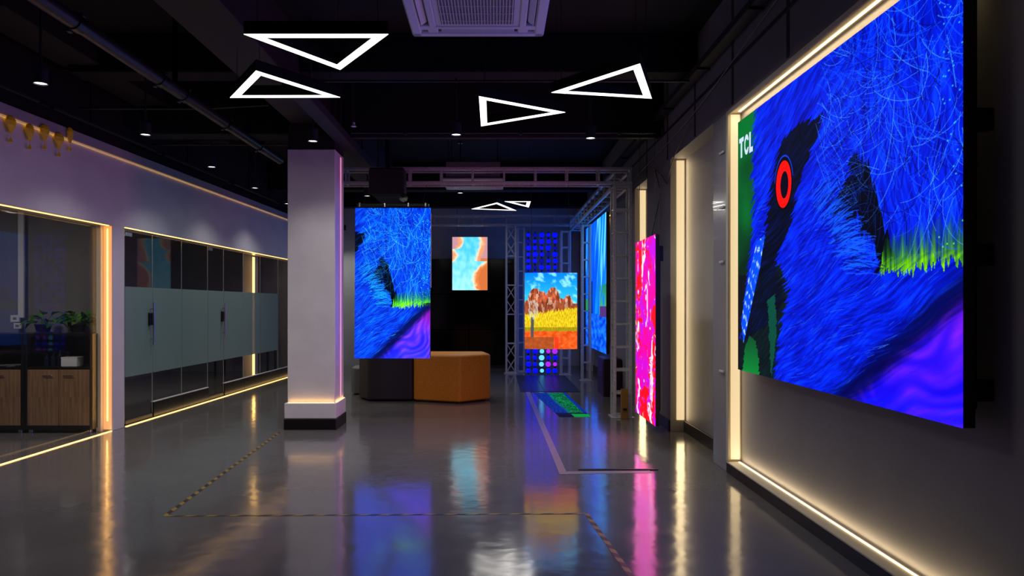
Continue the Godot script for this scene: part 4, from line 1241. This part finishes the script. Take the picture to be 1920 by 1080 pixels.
func potted_plant(label: String, at: Vector3, leaves: int, reach: float, sd: int) -> void:
	var o := thing("potted_plant", label, "plant", at, "potted plants on the office cabinets")
	rng.seed = sd
	part("saucer", o, lathe([Vector2(0.0, 0.0), Vector2(0.085, 0.0), Vector2(0.10, 0.014), Vector2(0.0, 0.0145)], 18), M.grille)
	part("pot", o, lathe([Vector2(0.0, 0.0146), Vector2(0.07, 0.015), Vector2(0.088, 0.085), Vector2(0.094, 0.095), Vector2(0.094, 0.108), Vector2(0.082, 0.108), Vector2(0.078, 0.09), Vector2(0.0, 0.088)], 18), M.pot)
	var lm := leaf_mesh()
	for k in leaves:
		var yaw := TAU * k / leaves * 2.4 + rng.randf_range(-0.3, 0.3)
		var lift := rng.randf_range(0.1, 1.25)
		var r := reach * rng.randf_range(0.35, 0.75)
		var root := Vector3(0, 0.09, 0)
		var dir := Vector3(cos(yaw) * cos(lift), sin(lift), sin(yaw) * cos(lift))
		var tip := root + dir * r
		part("stem", o, tube([root, root + dir * r * 0.5 + Vector3(0, 0.01, 0), tip], 0.0025, 5), M.leaf_light)
		var size := rng.randf_range(0.11, 0.16)
		var b := Basis(Vector3.UP, -yaw) * Basis(Vector3.BACK, lift * 0.55 - 0.2) * Basis(Vector3.RIGHT, rng.randf_range(-0.5, 0.5))
		part("leaf", o, lm, M.leaf if k % 3 else M.leaf_light, tip, b.scaled(Vector3.ONE * size))

func office_things() -> void:
	office_cabinet("wood-doored cabinet beside the golden lit pillar, with both plants above", -5.54, -4.735)
	office_cabinet("wood-doored cabinet cut off by the picture edge", -6.35, -5.545)
	potted_plant("smaller potted plant on the cabinet beside the wall socket", P(-5.42, 1.17, 8.62), 18, 0.20, 12)
	potted_plant("larger bushy potted plant nearest the golden pillar", P(-5.02, 1.17, 8.64), 30, 0.22, 13)
	var o := thing("cardboard_box", "small white box on the open cabinet shelf", "box", P(-5.06, 0.7775, 8.60))
	part("carton", o, box(Vector3(0.19, 0.105, 0.14), 0.003), M.paper, Vector3(0, 0.0525, 0))
	part("lid_flap", o, box(Vector3(0.194, 0.012, 0.144), 0.002), M.white_plastic, Vector3(0, 0.105, 0))
	for k in 4:
		var x: float = [-5.40, -5.32, -5.24, -5.20][k]
		var hgt: float = [0.13, 0.14, 0.17, 0.24][k]
		o = thing("bottle", ["first dark blue bottle on the cabinet shelf", "second dark blue bottle on the cabinet shelf", "third dark blue bottle on the cabinet shelf, taller", "tallest dark blue bottle on the cabinet shelf"][k], "bottle", P(x, 0.7775, 8.66 if k < 3 else 8.75), "dark blue bottles in the cabinet")
		part("bottle_body", o, lathe([Vector2(0.0, 0.0), Vector2(0.033, 0.0), Vector2(0.034, hgt * 0.7), Vector2(0.014, hgt * 0.85), Vector2(0.014, hgt), Vector2(0.0, hgt + 0.0005)], 16), M.blue_plastic)
		part("cap", o, lathe([Vector2(0.017, hgt), Vector2(0.017, hgt + 0.02), Vector2(0.0, hgt + 0.0205)], 12), M.black)
	o = thing("papers", "loose papers on the shelf of the cut-off cabinet", "papers", P(-5.85, 0.7775, 8.58))
	for k in 4: part("sheet", o, box(Vector3(0.25, 0.004, 0.18), 0.0), M.grille, Vector3(0.02 * k, 0.002 + 0.005 * k, 0), Basis(Vector3.UP, 0.2 * k))
	o = thing("cable_trunking", "white upright cable trunking on the office wall", "trunking", P(-5.86, 0, 8.89))
	part("duct_cover", o, box(Vector3(0.07, 1.5, 0.03), 0.003), M.white_plastic, Vector3(0, 2.10, 0))
	o = thing("wall_socket", "white wall socket beside the trunking", "socket", P(-5.93, 1.30, 8.885))
	part("face_plate", o, box(Vector3(0.11, 0.086, 0.03), 0.004), M.white_plastic, Vector3(0, 0.04, 0))
	part("socket_hole", o, box(Vector3(0.04, 0.03, 0.004), 0.0), M.grille, Vector3(0, 0.04, 0.016))
	o = thing("wall_socket", "lower white socket box under the wall socket", "socket", P(-5.90, 1.21, 8.885))
	part("face_plate", o, box(Vector3(0.09, 0.07, 0.03), 0.004), M.white_plastic, Vector3(0, 0.04, 0))
	part("socket_hole", o, box(Vector3(0.04, 0.03, 0.004), 0.0), M.grille, Vector3(0, 0.04, 0.016))
	# gold foil ornaments hung on the fascia
	var spots := [[6.862, 3.23, 1.0, "first gold foil ornament on the fascia at the picture edge"], [7.127, 3.22, 0.9, "second gold foil ornament on the fascia, with a split lobe"], [7.349, 3.27, 1.0, "middle gold foil ornament on the fascia"], [7.576, 3.24, 1.1, "widest gold foil ornament on the fascia, fourth from the picture edge"], [7.76, 3.34, 0.8, "slim gold foil ornament on the fascia nearest the column"]]
	for s in spots:
		o = thing("foil_ornament", s[3], "ornament", Vector3.ZERO, "gold foil ornaments on the fascia")
		o.transform = LT * Transform3D(Basis(Vector3.UP, PI / 2), Vector3(0.035, s[1], -s[0]))
		var st := start()
		add_lathe(st, [Vector2(0.004, -0.08), Vector2(0.014, -0.074), Vector2(0.022, -0.045), Vector2(0.040 * s[2], -0.01), Vector2(0.046 * s[2], 0.025), Vector2(0.034 * s[2], 0.055), Vector2(0.012, 0.068), Vector2(0.0, 0.069)], 14)
		part("foil_body", o, st.commit(), M.gold, Vector3.ZERO, Basis().scaled(Vector3(1.5, 1.15, 0.6)))
		part("tail", o, tube([Vector3(0, -0.078, 0), Vector3(0.004, -0.11, 0), Vector3(0.0, -0.13, 0)], 0.003, 5), M.gold)
		part("tassel", o, lathe([Vector2(0.0, -0.175), Vector2(0.020, -0.172), Vector2(0.008, -0.135), Vector2(0.0, -0.125)], 8), M.gold)
	# a desk with a screen inside the far office
	o = thing("office_desk", "desk with equipment in the far office beside the column", "desk", LT * Vector3(-1.1, 0, -15.6))
	part("desk_top", o, box(Vector3(1.2, 0.03, 0.6), 0.003), M.wood, Vector3(0, 0.74, 0))
	for sx in [-0.56, 0.56]:
		for sz in [-0.26, 0.26]: part("leg", o, box(Vector3(0.04, 0.725, 0.04), 0.003), M.black, Vector3(sx, 0.3625, sz))
	o = thing("monitor", "dark computer monitor on the far office desk", "monitor", LT * Vector3(-1.0, 0.755, -15.6))
	part("foot", o, box(Vector3(0.22, 0.012, 0.16), 0.003), M.black, Vector3(0, 0.006, 0))
	part("stand", o, box(Vector3(0.04, 0.14, 0.03), 0.003), M.black, Vector3(0, 0.08, -0.02))
	part("bezel", o, box(Vector3(0.52, 0.32, 0.03), 0.004), M.black_glass, Vector3(0, 0.30, 0))

func tape(called: String, label: String, a: Vector3, b: Vector3, w: float, m: Material, rep: float) -> void:
	var o := thing(called, label, "floor tape", (a + b) * 0.5, "")
	var f := (b - a).normalized()
	var x := f.cross(Vector3.UP).normalized()
	var l := (b - a).length()
	var st := start()
	var h := Vector3.UP * 0.0015
	quad_uv(st, [f * -l * 0.5 - x * w * 0.5 + h, f * l * 0.5 - x * w * 0.5 + h, f * l * 0.5 + x * w * 0.5 + h, f * -l * 0.5 + x * w * 0.5 + h], Vector3.UP, 0.0, 0.0, l / rep, 1.0)
	part("strip", o, st.commit(), m)

func floor_things() -> void:
	tape("hazard_tape", "yellow and black striped tape crossing the floor before the camera", P(-2.36, 0, 5.13), P(0.65, 0, 5.19), 0.026, M.hazard, 0.155)
	tape("hazard_tape", "striped tape running from the corner towards the column", P(-2.36, 0, 5.13), P(-2.56, 0, 8.5), 0.035, M.hazard, 0.155)
	tape("hazard_tape", "striped tape running back to the camera over the blue reflection", P(0.65, 0, 5.19), P(0.80, 0, 3.4), 0.035, M.hazard, 0.155)
	tape("grey_tape", "long pale tape line on the floor before the landscape screen", P(0.555, 0, 12.5), P(0.60, 0, 6.45), 0.07, M.tape_grey, 1.0)
	tape("grey_tape", "short pale tape at the end of the long tape line", P(0.565, 0, 6.45), P(1.40, 0, 6.50), 0.10, M.tape_grey, 1.0)
	var o := thing("floor_strip", "thin black strip lying on the floor below the pink screen", "strip", P(1.115, 0, 6.57))
	part("strip_body", o, box(Vector3(0.73, 0.010, 0.03), 0.003), M.black, Vector3(0, 0.005, 0))
	o = thing("floor_mat", "dark ribbed walkway mat at the foot of the blue lamps", "mat", P(0.95, 0, 13.95))
	for k in 5:
		part("plank", o, box(Vector3(0.205, 0.008, 2.9), 0.002), M.mat_dark, Vector3(-0.42 + k * 0.21, 0.004, 0))

func wire(label: String, pts: Array, r := 0.005, m: Material = null) -> void:
	var o := thing("cable", label, "cable", pts[0])
	var cv := Curve3D.new()
	for i in pts.size():
		var t: Vector3 = (pts[mini(i + 1, pts.size() - 1)] - pts[maxi(i - 1, 0)]) / 5.0
		cv.add_point(pts[i] - pts[0], -t, t)
	var line := []
	var n := pts.size() * 6
	for k in n + 1: line.append(cv.sample_baked(cv.get_baked_length() * k / n))
	part("sheath", o, tube(line, r, 6), m if m else M.cable)

func small_things() -> void:
	wire("black cable looping at the top of the tall lit recess", [P(2.055, 3.42, 7.6), P(2.05, 3.25, 8.2), P(2.04, 3.05, 8.5), P(2.05, 2.95, 8.62), P(2.055, 3.10, 8.9), P(2.055, 3.3, 9.4)])
	wire("grey cable hanging down the pier to the pink screen", [P(2.055, 3.7, 8.9), P(2.05, 3.0, 9.0), P(2.05, 2.5, 9.05), P(2.0, 2.28, 8.95), P(1.75, 2.26, 8.55)], 0.006, M.cable_grey)
	wire("thin dark cable drooping beside the grey one", [P(2.055, 3.25, 9.3), P(2.05, 2.9, 9.0), P(2.05, 2.6, 9.3), P(2.055, 2.3, 9.6)])
	wire("long thin conduit line along the upper screen wall", [P(2.055, 3.75, 5.2), P(2.055, 3.5, 7.5), P(2.055, 3.42, 9.6), P(2.05, 3.35, 11.5)], 0.004, M.cable_grey)
	var o := thing("projector", "black projector box hanging above the tall blue screen", "projector", P(-1.42, 3.12, 9.45))
	part("casing", o, box(Vector3(0.46, 0.34, 0.26), 0.02), M.matt_black, Vector3(0, 0, 0))
	part("lens", o, lathe([Vector2(0.0, 0.0), Vector2(0.05, 0.0), Vector2(0.055, 0.05), Vector2(0.0, 0.051)], 18), M.black_glass, Vector3(0.22, -0.22, 0.06), Basis(Vector3.RIGHT, PI / 2))
	part("mount", o, box(Vector3(0.06, 1.0, 0.06), 0.004), M.black, Vector3(0, 0.67, 0))
	o = thing("power_box", "dark purple box under the blue wall screen", "box", P(1.92, 0, 12.2))
	part("casing", o, box(Vector3(0.30, 0.62, 0.7), 0.008), M.purple_box, Vector3(0, 0.31, 0))
	part("door", o, box(Vector3(0.006, 0.5, 0.56), 0.002), M.purple_box, Vector3(-0.153, 0.32, 0))
	o = thing("glow_box", "orange metal plate standing in for the warm glow at the foot of the front truss post", "socket", P(1.70, 0.0, 9.52))  # stands in for the lit gap at the truss foot
	part("back_plate", o, box(Vector3(0.10, 0.40, 0.03), 0.004), M.orange_glow, Vector3(0, 0.20, 0))
	part("plug", o, box(Vector3(0.05, 0.03, 0.03), 0.004), M.black, Vector3(0, 0.13, 0.03))
	o = thing("pier_plate", "clear acrylic plate fixed on the pier beside the bird screen", "plate", P(2.068, 0, 6.69))
	part("sheet", o, box(Vector3(0.008, 3.1, 0.36), 0.002), M.glass, Vector3(0, 1.6, 0))
	for y in [0.9, 1.9, 2.4, 2.9]:
		part("fixing", o, box(Vector3(0.014, 0.02, 0.12), 0.003), M.white_plastic, Vector3(-0.004, y, 0.10))
